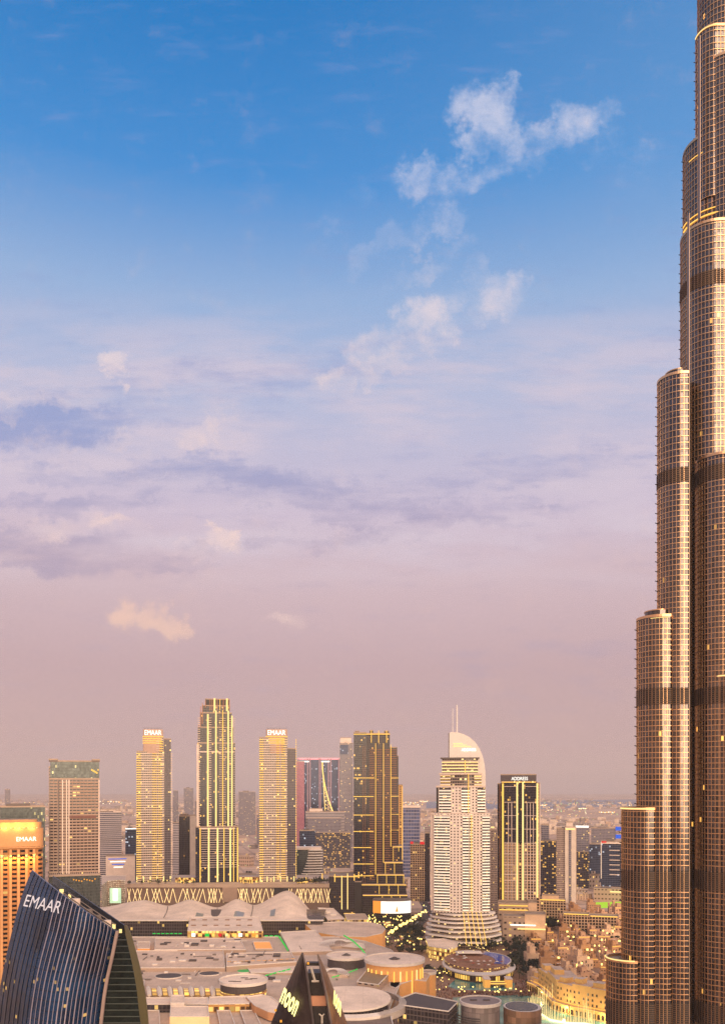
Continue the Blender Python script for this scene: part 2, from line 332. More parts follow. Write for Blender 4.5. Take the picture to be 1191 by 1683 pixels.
# ------------------------------------------------------------------ the supertall tower
def burj():
    glassm = facade('supertall_glass', (46,38,34), (92,86,86), 3.2, 1.42, .97, .95, .003, (255,190,90), 1.4, .13, .9, .35, .5, .8)
    steel = simple('brushed_steel', (222,176,132), .34, .88, .06)
    louv = simple('dark_louvre', (44,36,32), .6, .3, .1); slat = simple('louvre_slat', (112,88,72), .55, .5, .1)
    dark = simple('recess_dark', (46,38,35), .5, .3, .1)
    roofm = simple('terrace_roof', (150,128,112), .8)
    Y0 = 505.0
    b = thing('supertall_tower', 'enormous stepped silver glass skyscraper of rounded lobes running up out of the picture', 'skyscraper', (X(1150,540), 540, 0))
    ox, oy = b.location.x, b.location.y
    BANDS = [(503.5,512.5),(382,391),(249.6,259.6),(139,150.5),(58,72)]
    def lobe(pl, pc, Yf, zt, xr_px=None, zb=0.0, rim=None, label=None, fins=True, deep=0, stubs=False, name='tower_lobe', crown=False):
        k = (pl - CX) / F; xc = X(pc, Yf); r = (xc - k*Yf) / (k + math.sqrt(1+k*k)); yc = Yf + r
        xr = X(xr_px, Yf) if xr_px else xc + 1.5
        n = 26
        nose = arc(xc, yc, r, r, 270, 90, n)     # front -> left -> back
        poly = nose + [(xc + 1.5 if not xr_px else xr, yc + r + deep), (xr, Yf)]
        if deep:
            e = nose[n//2+6]; poly = nose[:n//2+7] + [(e[0] + (k+.2)*deep, e[1] + deep), (xr + 2*deep, e[1] + deep), (xr, Yf)]
        L = [(p[0]-ox, p[1]-oy) for p in poly]
        m = MB().prism(L, zb, zt, 0, 1); lo = m.build(name, [glassm, roofm], b, label)
        # floor rings: bright bull-nosed spandrels
        rg = MB(); fn = MB()
        o1 = offset(L, .38); z = max(zb, 40)
        z = math.ceil(z/3.2)*3.2; fl = []
        while z < zt - 1:
            fl.append(z); z += 3.2 if z < 391 else 3.85
        for z in fl:
            if any(a-1 < z < c+1 for a, c in BANDS): continue
            rg.prism(o1, z, z + .34)
        for a, c in BANDS:
            if c < zt + 3 and a > zb and c > 40:
                c2 = min(c, zt-.1)
                bd = MB().prism(offset(L, .15), a, c2, 0)
                zz = a + .3
                while zz < c2 - .2:
                    bd.prism(offset(L, .62), zz, zz + .28, 1); zz += 1.25
                bd.build('louvre_band', [louv, slat], lo)
        if rg.f: rg.build('floor_ring', steel, lo)
        if fins:
            # vertical fins along nose and front
            path = nose[:n//2+8][::-1] + ([(xr, Yf)] if xr_px else [])
            acc = 0; step = 2.13
            for i in range(len(path)-1):
                p, q = Vector(path[i]), Vector(path[i+1]); Ls = (q-p).length; e = (q-p).normalized(); nn = Vector((e.y, -e.x))
                if nn.dot(p - Vector((xc, yc))) < 0: nn = -nn
                s = acc
                while s < Ls:
                    a = p + e*s; w2 = .12; z0 = max(zb, 30)
                    pts = [a - e*w2, a + e*w2, a + e*w2 + nn*.3, a - e*w2 + nn*.3]
                    fn.prism([(t2[0]-ox, t2[1]-oy) for t2 in pts], z0, zt - .4, cap=False); s += step
                acc = s - Ls
            fn.build('vertical_fins', steel, lo)
        if stubs:
            sme = MB().bar((.3,0,0), (-1.7,0,.6), .28).mesh('facade_bracket', dark); z = max(zb, 60); px_, py_ = nose[n//2+1]
            while z < zt - 4: link('facade_bracket', sme, lo, None, (px_-ox, py_-oy, z)); z += 5.9
        # parapet
        pr = MB(); outp = offset(L, .42); inn = offset(L, -.5)
        N = len(outp)
        for i in range(N):
            j = (i+1) % N
            pr.face([(*outp[i],zt),(*outp[j],zt),(*outp[j],zt+1.6),(*outp[i],zt+1.6)]); pr.face([(*inn[j],zt),(*inn[i],zt),(*inn[i],zt+1.6),(*inn[j],zt+1.6)])
            pr.face([(*outp[i],zt+1.6),(*outp[j],zt+1.6),(*inn[j],zt+1.6),(*inn[i],zt+1.6)])
        pr.build('parapet', steel, lo)
        if rim:
            rm = MB(); q = offset(L, .55)[:n//2+5]
            i0, i1, dz, th = rim
            for i in range(int(i0*len(q)), min(len(q)-1, int(i1*len(q)))):
                a, c = q[i], q[i+1]; rm.bar((*a, zt+dz), (*c, zt+dz), th)
            rm.build('terrace_light', GOLDB, lo)
        if crown:
            cr = MB(); sub = offset(L, -4.5); cr.prism(sub, zt, zt + 5); 
            cr.build('terrace_pavilion', [glassm], lo)
            rg2 = MB().prism(offset(sub, .3), zt+5, zt+5.6); rg2.build('pavilion_roof', steel, lo)
        return lo, L
    z_at = lambda y, Yf=Y0: CH + (HY - y) * Yf / F
    # left wing, stepping up towards the core
    lobe(996, 1042, 504, z_at(1584), rim=(0, 1, 1.5, .38), stubs=False)
    lobe(1021, 1070, 505, z_at(1332), rim=(0, 1, .8, .42), stubs=True)
    lobe(1046, 1097, 505.5, z_at(1013), rim=(.0, .35, -.6, .16), stubs=True, crown=True)
    lobe(1080, 1126, 506, z_at(612), stubs=True, crown=True)
    # dark box standing in for the shaded gap between the wings
    j = MB().box(X(1126.3,508)-ox, X(1131.5,508)-ox, 508-oy, 530-oy, 0, z_at(615)); jo = j.build('gap_shade_box', dark, b)
    # middle wing
    lobe(1118, 1185, 512, z_at(362,512), 1260, deep=25, rim=None, stubs=True)
    lobe(1122, 1196, 516, z_at(212,516), 1260, zb=500, deep=22, stubs=True)
    lobe(1150, 1206, 513, z_at(86,513), 1262, zb=500, deep=18)
    lobe(1143, 1178, 517, z_at(42,517), 1250, zb=560, deep=16, stubs=True, rim=(0,.8,.6,.3))
    lobe(1146, 1200, 521, z_at(-40,521), 1240, zb=560, deep=10)
    lobe(1172, 1222, 517, z_at(-150,521), 1250, zb=560, deep=10)
    # right wing, nearest
    lobe(1143, 1202, 499, z_at(745,499), 1300, deep=40, crown=False)
    lobe(1160, 1216, 496, z_at(1112,496), 1310, deep=30, rim=(0,1,.9,.3))
    # seam fins that read as bright vertical joints
    sf = MB()
    for px, Yf, y0, y1 in ((1131.5, 511.2, 352, 740), (1149.2, 514, 60, 360), (1131.5,511.2,740,1683)):
        x = X(px, Yf) - ox; sf.box(x-.2, x+.2, Yf-oy-1.2, Yf-oy+2, max(0, z_at(y1,Yf)), z_at(y0,Yf))
    sf.build('joint_fin', simple('joint_steel', (150,126,110), .5, .6), b)
    # gold lit floors below the upper terrace and small lamps
    gl = MB()
    for (pl, pc, Yf, yy_, th, a0, a1) in ((1122,1196,516,338,.35,.0,1),(1122,1196,516,347,.5,.05,1),(1122,1196,516,240,.3,.25,.55)):
        k = (pl - CX)/F; xc = X(pc,Yf); r = (xc-k*Yf)/(k+math.sqrt(1+k*k)); zz = z_at(yy_, Yf)
        pts = arc(xc-ox, Yf+r-oy, r+.7, r+.7, 175, 272, 30); n0, n1_ = int(a0*30), int(a1*30)
        for i in range(n0, n1_): gl.bar((*pts[i], zz), (*pts[i+1], zz), th)
    gl.build('lit_floor', GOLD, b)
    # core and spire above the frame
    cx, cy = X(1245,545)-ox, 545-oy
    c = MB().prism(circle(cx, cy, 24, n=36), 0, 600, 0, 1); c.prism(circle(cx, cy, 12, n=24), 600, 730, 0, 1)
    c.prism(circle(cx, cy, 5, n=16), 730, 770, 0, 1); c.build('tower_core', [glassm, roofm], b)
    MB().bar((cx,cy,768),(cx,cy,828),(2.2,.4),n=8).build('spire', steel, b)
burj()
# ------------------------------------------------------------------ tower builder
class T:
    """a building whose front plane stands at distance Y; x in metres from its middle, z above ground"""
    def __init__(s, name, label, cat, pxc, Y, group=None, zb=0, rz=None):
        if rz is None: rz = -math.atan2(X(pxc, Y), Y)
        s.cs = math.cos(rz)
        s.Y = Y; s.s = Y / F; s.c = pxc; s.zb = zb; s.o = thing(name, label, cat, (X(pxc, Y), Y, zb), rz, group)
    def x(s, px): return (px - s.c) * s.s * s.cs
    def z(s, py): return CH - (py - HY) * s.s - s.zb
    def body(s, p0, p1, yt, yb=None, d=30, y0=0, mat=None, name='wall', parapet=True, label=None, mb=None, roof=None):
        m = MB(); x0, x1 = s.x(p0), s.x(p1); z0 = 0 if yb is None else s.z(yb); z1 = s.z(yt)
        m.box(x0, x1, y0, y0 + d, z0, z1, 0, 1)
        if parapet:
            for a in ((x0-.15,x1+.15,y0-.15,y0+.5),(x0-.15,x1+.15,y0+d-.5,y0+d+.15),(x0-.15,x0+.5,y0+.5,y0+d-.5),(x1-.5,x1+.15,y0+.5,y0+d-.5)): m.box(*a, z1-.2, z1+1.3, 2, 2)
        return m.build(name, [mat, roof or ROOF, TRIM], s.o, label)
    def strip(s, px, y0, y1, w=.8, out=.5, mat=None, fy=0, name='light_strip'):
        x = s.x(px); return MB().box(x-w/2, x+w/2, fy-out, fy+.2, s.z(y1), s.z(y0)).build(name, mat or GOLD, s.o)
    def hstrip(s, p0, p1, py, h=.8, out=.6, mat=None, fy=0, name='light_strip'):
        z = s.z(py); return MB().box(s.x(p0), s.x(p1), fy-out, fy+.2, z-h/2, z+h/2).build(name, mat or GOLD, s.o)
    def floors(s, mb, mats, za, zc, step, name='balcony'):
        me = mb.mesh(name, mats); z = za; k = 0
        while z < zc: link(name, me, s.o, None, (0, 0, z)); z += step; k += 1
        return k
    def plant(s, px0, px1, yt, fy=6, d=10, h=4):
        m = MB(); x0, x1 = s.x(px0), s.x(px1); zt = s.z(yt); m.box(x0, x1, fy, fy+d, zt, zt+h)
        for i in range(4):
            xx = x0 + (x1-x0)*rnd.random()*.8; m.box(xx, xx+1.5, fy-3, fy-1, zt, zt+rnd.uniform(1.5,3))
        m.build('roof_plant', CONC, s.o)
ROOF = simple('flat_roof', (150,128,112), .9); TRIM = simple('parapet_trim', (176,150,130), .8); CONC = simple('plant_grey', (120,106,100), .85)
BEIGE = simple('beige_concrete', (214,194,178), .8); WHITEC = simple('white_cladding', (240,226,214), .6, var=.05); DARKM = simple('dark_metal', (48,42,42), .45, .4)
BRONZE = simple('bronze_metal', (150,100,70), .45, .4); PINKW = simple('pale_wall', (226,202,186), .8)
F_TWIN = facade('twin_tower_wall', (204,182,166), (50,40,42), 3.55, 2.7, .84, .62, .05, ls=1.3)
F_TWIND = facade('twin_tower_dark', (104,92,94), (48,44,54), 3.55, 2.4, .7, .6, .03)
F_NAVY = facade('navy_gold_wall', (60,50,54), (20,22,36), 3.3, 2.2, .88, .76, .05, (255,190,90), 1.2)
F_NAVY2 = facade('dark_brown_wall', (64,52,52), (22,20,30), 3.4, 2.6, .66, .62, .02, (255,180,80), .9)
F_GRID = facade('beige_grid_wall', (190,154,122), (28,24,30), 4.0, 4.0, .68, .7, .04, ls=1.1)
F_BROWN = facade('brown_tower_wall', (158,134,120), (46,40,44), 3.5, 4.2, .78, .45, .05, ls=1.2)
F_BROWN2 = facade('brown_slit_wall', (166,142,130), (42,38,44), 3.5, 2.1, .5, .6, .06, ls=1.2)
F_GREENG = facade('green_glass', (80,78,74), (70,76,76), 3.6, 1.8, .9, .9, .02, (255,226,140), .8, .2, .5)
F_BLUEG = facade('blue_glass', (84,88,104), (34,44,70), 3.6, 3.0, .88, .8, .05, (220,225,235), .8, .1, .4)
F_GREYG = facade('grey_glass', (140,128,130), (84,82,96), 3.6, 3.2, .8, .6, .05, ls=.9)
F_STRIPE = facade('striped_office', (186,170,166), (70,68,82), 3.8, 30, 1.0, .5, .0)
F_OFFICE = facade('office_lit', (84,74,76), (50,48,60), 3.8, 3.4, .8, .62, .22, (255,190,90), 1.1)
F_SLAB = facade('white_hotel_wall', (234,216,202), (36,30,32), 3.6, 4.1, .42, .42, .10, (255,226,150), 1.4)
F_SLABD = facade('hotel_glass', (160,140,126), (44,38,44), 3.6, 3.0, .86, .62, .12, (255,214,140), 1.3)

# ------------------------------------------------------------------ twin balcony towers carrying the developer's name
def twin(mirror, c, label):
    t = T('balcony_tower', label, 'tower', c, 1290, zb=56.7, group='pair of balcony towers on the podium')
    q = (lambda a: 2*c - a) if mirror else (lambda a: a)
    def B(a, b, *r, **k): lo, hi = sorted((q(a), q(b))); return t.body(lo, hi, *r, **k)
    if not mirror:
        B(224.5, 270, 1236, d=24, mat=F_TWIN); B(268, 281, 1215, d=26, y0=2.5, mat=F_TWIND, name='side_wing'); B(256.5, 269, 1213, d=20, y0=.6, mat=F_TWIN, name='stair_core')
        cr = (235, 268); top = 1199
    else:
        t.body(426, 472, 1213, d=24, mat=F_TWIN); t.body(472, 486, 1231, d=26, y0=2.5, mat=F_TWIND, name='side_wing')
        cr = (437, 472); top = 1199
    x0, x1 = t.x(cr[0]), t.x(cr[1]); zt = t.z(top); zb_ = t.z(1238)
    front = arc((x0+x1)/2, 3, (x1-x0)/2, 3.8, 180, 360, 14)
    poly = front + [(x1, 18), (x0, 18)]
    c_ = MB().prism(poly, zb_, zt, 0, 1); c_.build('crown', [simple('crown_wall', (190,156,136), .8), ROOF], t.o)
    m = MB()
    for k in range(4):
        z = t.z(1211.5) - k*3.3; m.prism(offset(poly, .5), z, z+1.2)
    m.build('crown_band', GOLD, t.o)
    text('EMAAR', 'sign_letters', WHITE_L, t.o, ((x0+x1)/2, -1.6, t.z(1204.6)), 7.2, (x1-x0)*.84, ext=.3)
    mm = MB()
    for k in range(5): mm.bar((x0+3+k*4.5, 5, zt), (x0+3+k*4.5, 5, zt+rnd.uniform(1.5,4)), .2)
    mm.bar((x0+1,6,zt+2.2),(x1-1,6,zt+2.2),.2); mm.build('roof_rail', CONC, t.o)
    # balcony floors: slab + light soffits
    me = MB()
    if not mirror:
        me.box(t.x(224), t.x(268.5), -1.5, 0, 0, 1.0, 0)
        me.box(t.x(224), t.x(232), -1.8, -1.5, 0, 1.1, 1); me.box(t.x(250), t.x(258), -2.3, -1.5, .2, .9, 1); me.box(t.x(260), t.x(266), -2.3, -1.5, .1, .9, 1)
        me.box(t.x(281), t.x(283.4), 2.5, 8, 0, 1.6, 2)
    else:
        me.box(t.x(426), t.x(472), -1.5, 0, 0, 1.0, 0)
        me.box(t.x(426), t.x(433), -1.8, -1.5, 0, 1.1, 1); me.box(t.x(454), t.x(459), -2.3, -1.5, .2, .9, 1); me.box(t.x(462), t.x(469), -2.3, -1.5, .1, .9, 1)
        me.box(t.x(486), t.x(487.2), 2.5, 8, 0, 1.6, 1)
    t.floors(me, [BEIGE, GOLD, PINKW], 6, t.z(1239 if not mirror else 1215), 3.55)
    up = MB()
    if not mirror: up.box(t.x(257), t.x(268.5), -1.2, .6, 0, .9, 0); up.box(t.x(262), t.x(268), -1.5, -1.2, 0, 1.1, 1)
    if not mirror: t.floors(up, [BEIGE, GOLD], t.z(1235), t.z(1216), 3.55)
    for k in range(6): t.strip(c - 28 + k*11, 1441, 1449.5, 1.6, 2, GOLDB)
    return t
twin(False, 253, 'cream balcony tower with gold lit balconies and lower left shoulder, on the left')
twin(True, 456, 'cream balcony tower with dark narrow right wing, standing beside the far blue hotel towers')

# ------------------------------------------------------------------ tallest dark tower with gold ribs
t = T('ribbed_tower', 'tallest dark tower on the podium with stepped crown and gold light ribs', 'tower', 356, 1290, zb=56.7)
t.body(321.5, 391, 1360, d=40, mat=F_NAVY); t.body(324, 386.5, 1222, d=34, y0=3, mat=F_NAVY); t.body(325, 383.5, 1196, d=30, y0=4.5, mat=F_NAVY, name='upper_wall')
t.body(328.5, 381, 1172, d=26, y0=6, mat=F_NAVY, name='upper_wall'); t.body(333, 378, 1160, d=22, y0=8, mat=F_NAVY, name='crown'); t.body(337, 377.5, 1149, d=18, y0=9, mat=DARKM, name='crown')
for px in (352.5, 373): t.strip(px, 1147, 1168, 2.6, 1, GOLDB, 8.5)
for px in (345, 348.5, 357, 361.5, 367, 377): t.strip(px, 1148.5, 1167, .9, .8, BRONZE if px != 361.5 else GOLD, 8.5, 'crown_fin')
for px, a, b in ((329.5,1161,1190),(332.5,1155,1190),(326.5,1190,1223),(329.5,1190,1223),(337.5,1151,1163)): t.strip(px, a, b, 1.0, .8, BRONZE, 6, 'crown_fin')
for px, a, w_ in ((341.5,1174,2.4),(354.8,1168,2.2),(366,1167,1.2),(375,1168,2.2),(381.2,1176,2.0)): t.strip(px, a, 1361, w_, 4.5, GOLD if w_ < 1.5 else GOLDB, 5)
t.strip(325, 1224, 1361, 3.2, .6, PINKW, 3, 'pilaster')
for px, w_ in ((329,1.5),(343,2.4),(357.5,2.4),(368,1.4),(378.5,2.4),(384,1.3),(390.5,1.8)): t.strip(px, 1361, 1450, w_, 1, GOLDB if w_ > 2 else GOLD)
me = MB()
me.box(t.x(325), t.x(386), 6.3, 6.9, 0, .5); me.box(t.x(343), t.x(347.5), -.5, 6.5, 0, .8); me.box(t.x(360), t.x(371), 2.5, 6.5, 0, .6); me.box(t.x(377), t.x(379.5), -.5, 6.5, 0, .6); me.box(t.x(384), t.x(386.5), 0, 6.5, 0, .6); me.box(t.x(324.5), t.x(329), 1.8, 6.5, 0, .8)
t.floors(me, [PINKW], t.z(1358), t.z(1180), 3.4, 'balcony')
me = MB(); me.box(t.x(331), t.x(389), 0, .3, 0, .4); me.box(t.x(331), t.x(341), -.9, 0, 0, .6); me.box(t.x(345), t.x(356), -.9, 0, 0, .6); me.box(t.x(359), t.x(377), -.9, 0, 0, .6); me.box(t.x(380), t.x(389.5), -.9, 0, 0, .6)
t.floors(me, [PINKW], t.z(1426), t.z(1362), 3.4, 'balcony')
for py in (1236, 1362): t.hstrip(327, 386, py, 1.6, .5, PINKW, 3 if py < 1300 else 0, 'ledge')

# ------------------------------------------------------------------ dark tower with gold outlines over the square
t = T('outlined_tower', 'dark brown tower outlined with gold horizontal light lines above the bright screen', 'tower', 620, 1290)
t.body(581, 602, 1205, d=38, mat=F_NAVY); t.body(602, 640.5, 1206, d=34, y0=1.5, mat=F_NAVY2); t.body(640.5, 652.5, 1229, d=34, y0=4, mat=F_NAVY2, name='side_wing'); t.body(652.5, 654.8, 1243, d=30, y0=6, mat=F_NAVY2, name='side_wing')
for (a, b, y, f) in ((645,660.5,1392,2.2),(632,662,1418,.4),(619,664,1438,-1.2),(590,667,1454,-3.2),(596,669,1471,-5.5)):
    t.body(a, b, y, d=38 - f, y0=f, mat=F_NAVY2, name='stepped_base'); t.hstrip(a, b, y+.6, 1.0, .5, GOLD, f)
t.hstrip(581, 640.5, 1207, 1.1, .9); t.body(583, 590, 1202.5, 1206, d=5, y0=3, mat=DARKM, name='roof_plant'); t.body(607, 613, 1201, 1206, d=5, y0=6, mat=DARKM, name='roof_plant'); t.body(631, 639, 1202, 1206, d=5, y0=6, mat=DARKM, name='roof_plant')
for px in (610, 622, 635): t.strip(px, 1201, 1221, 1.0, 1.2, GOLD)
for py, x1 in ((1279,615),(1309.5,614),(1340,614),(1367,614),(1393.5,610),(1420.5,614),(1440,614)): t.hstrip(580.3, x1, py, 1.0)
for py in (1279,1309,1339,1365): t.hstrip(643, 655, py, .8, fy=4)
for px, a, b, w_, f in ((617,1222,1438,.9,1.5),(630,1222,1418,.9,1.5),(642,1224,1392,.9,1.5),(600,1226,1470,.5,0),(596.5,1226,1460,.4,0)): t.strip(px, a, b, w_, 1.2, GOLD if w_ > .6 else BRONZE, f)
for px, a, b, f in ((646,1392,1418,2.2),(655,1392,1400,2.2),(633,1418,1438,.4),(648,1418,1438,.4),(620,1438,1454,-1.2),(635,1438,1454,-1.2),(650,1438,1454,-1.2),(663,1438,1454,-1.2),(623,1454,1471,-3.2),(638.5,1454,1471,-3.2),(654,1454,1471,-3.2),(628,1471,1482,-5.5),(643,1471,1482,-5.5),(657,1471,1482,-5.5)):
    t.strip(px, a, b, .7, .7, GOLD, f)
me = MB(); me.box(t.x(607), t.x(652), 1.5, 1.9, 0, .5); me.box(t.x(607), t.x(615), .3, 1.5, 0, .8); me.box(t.x(619), t.x(627), .3, 1.5, 0, .8); me.box(t.x(632), t.x(640), .3, 1.5, 0, .8); me.box(t.x(643), t.x(652), 2.8, 4, 0, .8)
t.floors(me, [BRONZE], 60, t.z(1232), 3.4)
# curved screen on its own drum
sx = X(644, 1268); sth = thing('screen_pavilion', 'curved building front with glowing white and orange video screen at street corner', 'building', (sx, 1268, 0))
pl = arc(0, 13, 30.5, 17, 205, 335, 24)
MB().prism(pl + [(25, 20), (-25, 20)], 0, 32.5, 0, 1).build('wall', [F_NAVY2, ROOF], sth)
zs = lambda py: CH - (py - HY)*1258/F
so = offset(pl + [(25, 20), (-25, 20)], .6)
mm = MB(); mo = MB()
for k in range(24): (mo if k < 6 else mm).face([(*so[k], zs(1503)), (*so[k+1], zs(1503)), (*so[k+1], zs(1483)), (*so[k], zs(1483))])
scm = glow_mat('screen_white', (255,244,228), 1.5); sco = glow_mat('screen_orange', (255,150,60), 1.3)
mm.build('video_screen', scm, sth); mo.build('orange_panel', sco, sth)
MB().prism(offset(so, .5), zs(1482.6), zs(1480)).build('canopy', CONC, sth)
tri = MB(); tri.face([(5,-5.2,zs(1500)),(9,-5.0,zs(1500)),(7,-5.2,zs(1490))]); tri.build('yellow_figure', AMBER, sth)
t = T('gold_slab_tower', 'narrow gold washed residential slab behind dark outlined tower', 'tower', 658, 1350)
t.body(651, 661.5, 1291, d=20, mat=facade('gold_wash_wall', (214,160,96), (60,46,44), 3.5, 4.5, .5, .5, .1, ls=1.1)); t.strip(661, 1293, 1500, .9, .5, GOLD)  # gold light wash put into the wall's base colour

# ------------------------------------------------------------------ sail-topped hotel
t = T('sail_hotel', 'pale curved hotel tower with quarter round sail top and twin masts', 'hotel', 757, 1060)
def bow(p0, p1, b, y0, n=18):
    x0, x1 = t.x(p0), t.x(p1); xc, hw = t.x(757), t.x(806)
    return [(x0+(x1-x0)*k/n, y0 - b*(1 - ((x0+(x1-x0)*k/n - xc)/hw)**2)) for k in range(n+1)]
def bowbody(p0, p1, yt, yb, b, y0, d, mat, name='wall'):
    f = bow(p0, p1, b, y0); return MB().prism(f + [(f[-1][0], y0+d), (f[0][0], y0+d)], t.z(yb), t.z(yt), 0, 1).build(name, [mat, ROOF], t.o)
bowbody(712, 804, 1338, 1500, 6, 0, 30, F_SLAB); bowbody(720, 797, 1293, 1338, 5, 3, 26, F_SLAB, 'upper_wall'); bowbody(723, 791, 1272, 1293, 4, 5, 22, F_SLABD, 'upper_wall'); bowbody(726, 785, 1247, 1272, 3, 7, 18, F_SLABD, 'top_storeys')
t.body(707.5, 712, 1336, 1498, d=26, y0=1, mat=PINKW, name='side_wall'); t.body(716.5, 720, 1295, 1336, d=22, y0=4, mat=DARKM, name='side_wall')
def band(secs, b, y0, gold, h=1.6, out=1.7, zoff=0):
    m = MB(); ff = bow(secs[0][0], secs[-1][1], b, y0 + .3, 10); m.prism([(x, y+.5) for x, y in ff] + ff[::-1], zoff+.1, h*.6+zoff, 0)
    for (a, c, g) in secs:
        f = bow(a, c, b, y0 + .1, 6); fo = [(x, y-out) for x, y in f]; m.prism(fo + f[::-1], zoff, h+zoff, 0)
        if g:
            f2 = [(x, y-out-.12) for x, y in f]; m.prism(f2 + fo[::-1], zoff-.15, zoff+g, 1)
    return m
secs = [(713,739,.45),(760,770,.6),(771,777,.3),(792,804.5,.55)]
def recess(ss, b, y0, ya, yb):
    for a, c, _ in ss:
        f_ = bow(a, c, b, y0 - .06, 6); MB().prism(f_ + [(x, y+.5) for x, y in f_[::-1]], t.z(yb), t.z(ya), 0).build('balcony_glazing', F_HDARK, t.o)
F_HDARK = facade('hotel_recess_glass', (90,78,72), (58,52,58), 3.6, 2.4, .9, .8, .14, (255,206,120), 1.1)
recess(secs, 6, 0, 1341, 1497); recess([(721,741,0),(758,772,0),(784,797,0)], 5, 3, 1295, 1336)
HLW = glow_mat('hotel_soffit_light', (255,238,204), 1.7)
t.floors(band(secs, 6, 0, 1), [WHITEC, HLW], t.z(1496), t.z(1341), 3.6, 'balcony')
t.floors(band([(721,741,.4),(758,772,.8),(784,797,.6)], 5, 3, 1), [WHITEC, HLW], t.z(1334), t.z(1296), 3.6, 'balcony')
t.floors(band([(723,740,.4),(779,791,.5)], 4, 5, 1), [WHITEC, GOLD], t.z(1291), t.z(1274), 3.8, 'balcony')
t.floors(band([(725.5,785.5,.9)], 3, 7, 1, out=2), [PINKW, GOLDB], t.z(1269), t.z(1250), 3.9, 'balcony')
f = bow(723, 787.5, 3, 5.5); MB().prism(f + [(f[-1][0], 26), (f[0][0], 26)], t.z(1247), t.z(1245)).build('roof_slab', CONC, t.o)
for yy, a, b in ((1338,708,805),(1293,716,798),(1272,721,792)):
    f = bow(a, b, 5, 0 if yy > 1300 else 2.5); MB().prism(f + [(f[-1][0], 30), (f[0][0], 30)], t.z(yy+1.5), t.z(yy-1.5)).build('ledge', PINKW, t.o)
for px, a, b, f_ in ((774.5,1340,1497,-7.5),(769.5,1272,1336,-3),(764,1250,1272,2.5)): t.strip(px, a, b, .9, 1.2, GOLD, f_)
sl = [(738,1300),(738,1205),(740,1202.5),(752,1203),(762,1206),(772,1211.5),(781,1219.5),(788,1230),(793,1242),(796.5,1257),(798,1275),(798.3,1338),(789,1338),(786,1300)]
P = [(t.x(a), t.z(b)) for a, b in sl]; m = MB(); n = len(P)
m.face([(x, 12, z) for x, z in P]); m.face([(x, 16, z) for x, z in P[::-1]])
for i in range(n):
    j = (i+1) % n; m.face([(P[i][0],16,P[i][1]),(P[j][0],16,P[j][1]),(P[j][0],12,P[j][1]),(P[i][0],12,P[i][1])])
m.build('sail', WHITEC, t.o); t.strip(737, 1204, 1246, 1.1, 4, CONC, 16, 'sail_edge')
text('ADDRESS', 'sign_letters', WHITE_L, t.o, (t.x(770), 11.6, t.z(1232)), 3.6, t.x(782)-t.x(758), ext=.2)
for k in range(3): t.hstrip(744, 760+k*7, 1221.5+k*2.6, .7, .4, GOLDB, 12)
for px, a, r_ in ((743.5,1163,.55),(750.5,1157,1.05)):
    MB().bar((t.x(px), 14, t.z(1244)), (t.x(px), 14, t.z(a)), (r_, r_*.75), n=8).build('mast', WHITEC, t.o)
# hotel podium of stacked white terraces
def ell(rx, ry, cx=0, cy=16, a0=170, a1=370): return arc(cx, cy, rx, ry, a0, a1, 40)
for k, (yy, rx) in enumerate(((1502,40),(1508.5,42),(1515,44),(1522,46),(1529,47),(1537,48),(1546,48))):
    pts = []
    for x, y in ell(rx, 26 + k*1.2, t.x(761), 16): pts.append((x, y + (2.2*math.sin(x*.16) if y < 8 else 0)))
    MB().prism(pts, t.z(yy+1.9), t.z(yy-.6), 0, 0).build('terrace_slab', WHITEC, t.o)
bodyp = ell(40, 23, t.x(761), 16); MB().prism(bodyp, 0, t.z(1503), 0, 1).build('podium_wall', [F_SLABD, ROOF], t.o)
for k in range(5):
    rb = MB(); a = (t.x(761+k*7.0), t.z(1497)); last = None
    for q in range(9):
        s_ = q/8; x = a[0] + s_*(4 + k*.8); z = t.z(1497) - s_*(t.z(1497)-t.z(1549)); rr = 14 + 12*math.sin(s_*1.3); y = 16 - (26 + 9*s_)*math.sqrt(max(.05, 1-((x-t.x(761))/52)**2)) - 1.5
        if last: rb.bar(last, (x, y, z), .42)
        last = (x, y, z)
    rb.build('gold_rib', GOLD, t.o)
for k in range(12):
    a = R(200 + k*13); MB().box(-.8,.8,-.8,.8,0,1.6).build('eave_lamp', GOLDB, t.o, loc=(t.x(761)+49*math.cos(a), 16+33*math.sin(a)*1.0, t.z(1551)))

# ------------------------------------------------------------------ dark glass tower with gold verticals
t = T('gold_pilaster_tower', 'dark glass tower with beige lower grid, gold verticals and lit rooftop sign', 'tower', 852, 1180)
t.body(823, 882, 1286, d=36, mat=F_NAVY); t.body(817, 823, 1289, d=34, y0=2, mat=F_NAVY2, name='side_wing'); t.body(881, 887, 1288, d=36, y0=.5, mat=F_GRID, name='side_wing'); t.body(822, 881, 1274, 1286, d=30, y0=2, mat=simple('crown_panel', (92,82,84), .4, .3), name='crown')
t.hstrip(824, 880, 1286, 1, .9, GOLD)
text('ADDRESS', 'sign_letters', WHITE_L, t.o, (t.x(853.5), 1.2, t.z(1280)), 4.6, t.x(867)-t.x(840), ext=.4)
lw = MB().box(t.x(828), t.x(881), -.5, 0, 0, t.z(1386)); lw.build('lower_grid', F_GRID, t.o)
for px, a, b, w_, m_ in ((826,1288,1480,2.4,GOLD),(849.5,1286,1480,2.2,GOLDB),(859,1286,1480,2.2,GOLDB),(882.5,1288,1475,2.4,GOLDB),(886.5,1288,1470,1.2,PINKW),(821,1288,1480,.8,BRONZE)): t.strip(px, a, b, w_, 1.2, m_)
for px in (835,840.5,865.5,871,876): t.strip(px, 1320, 1480, .9, .7, PINKW, 0, 'pilaster')
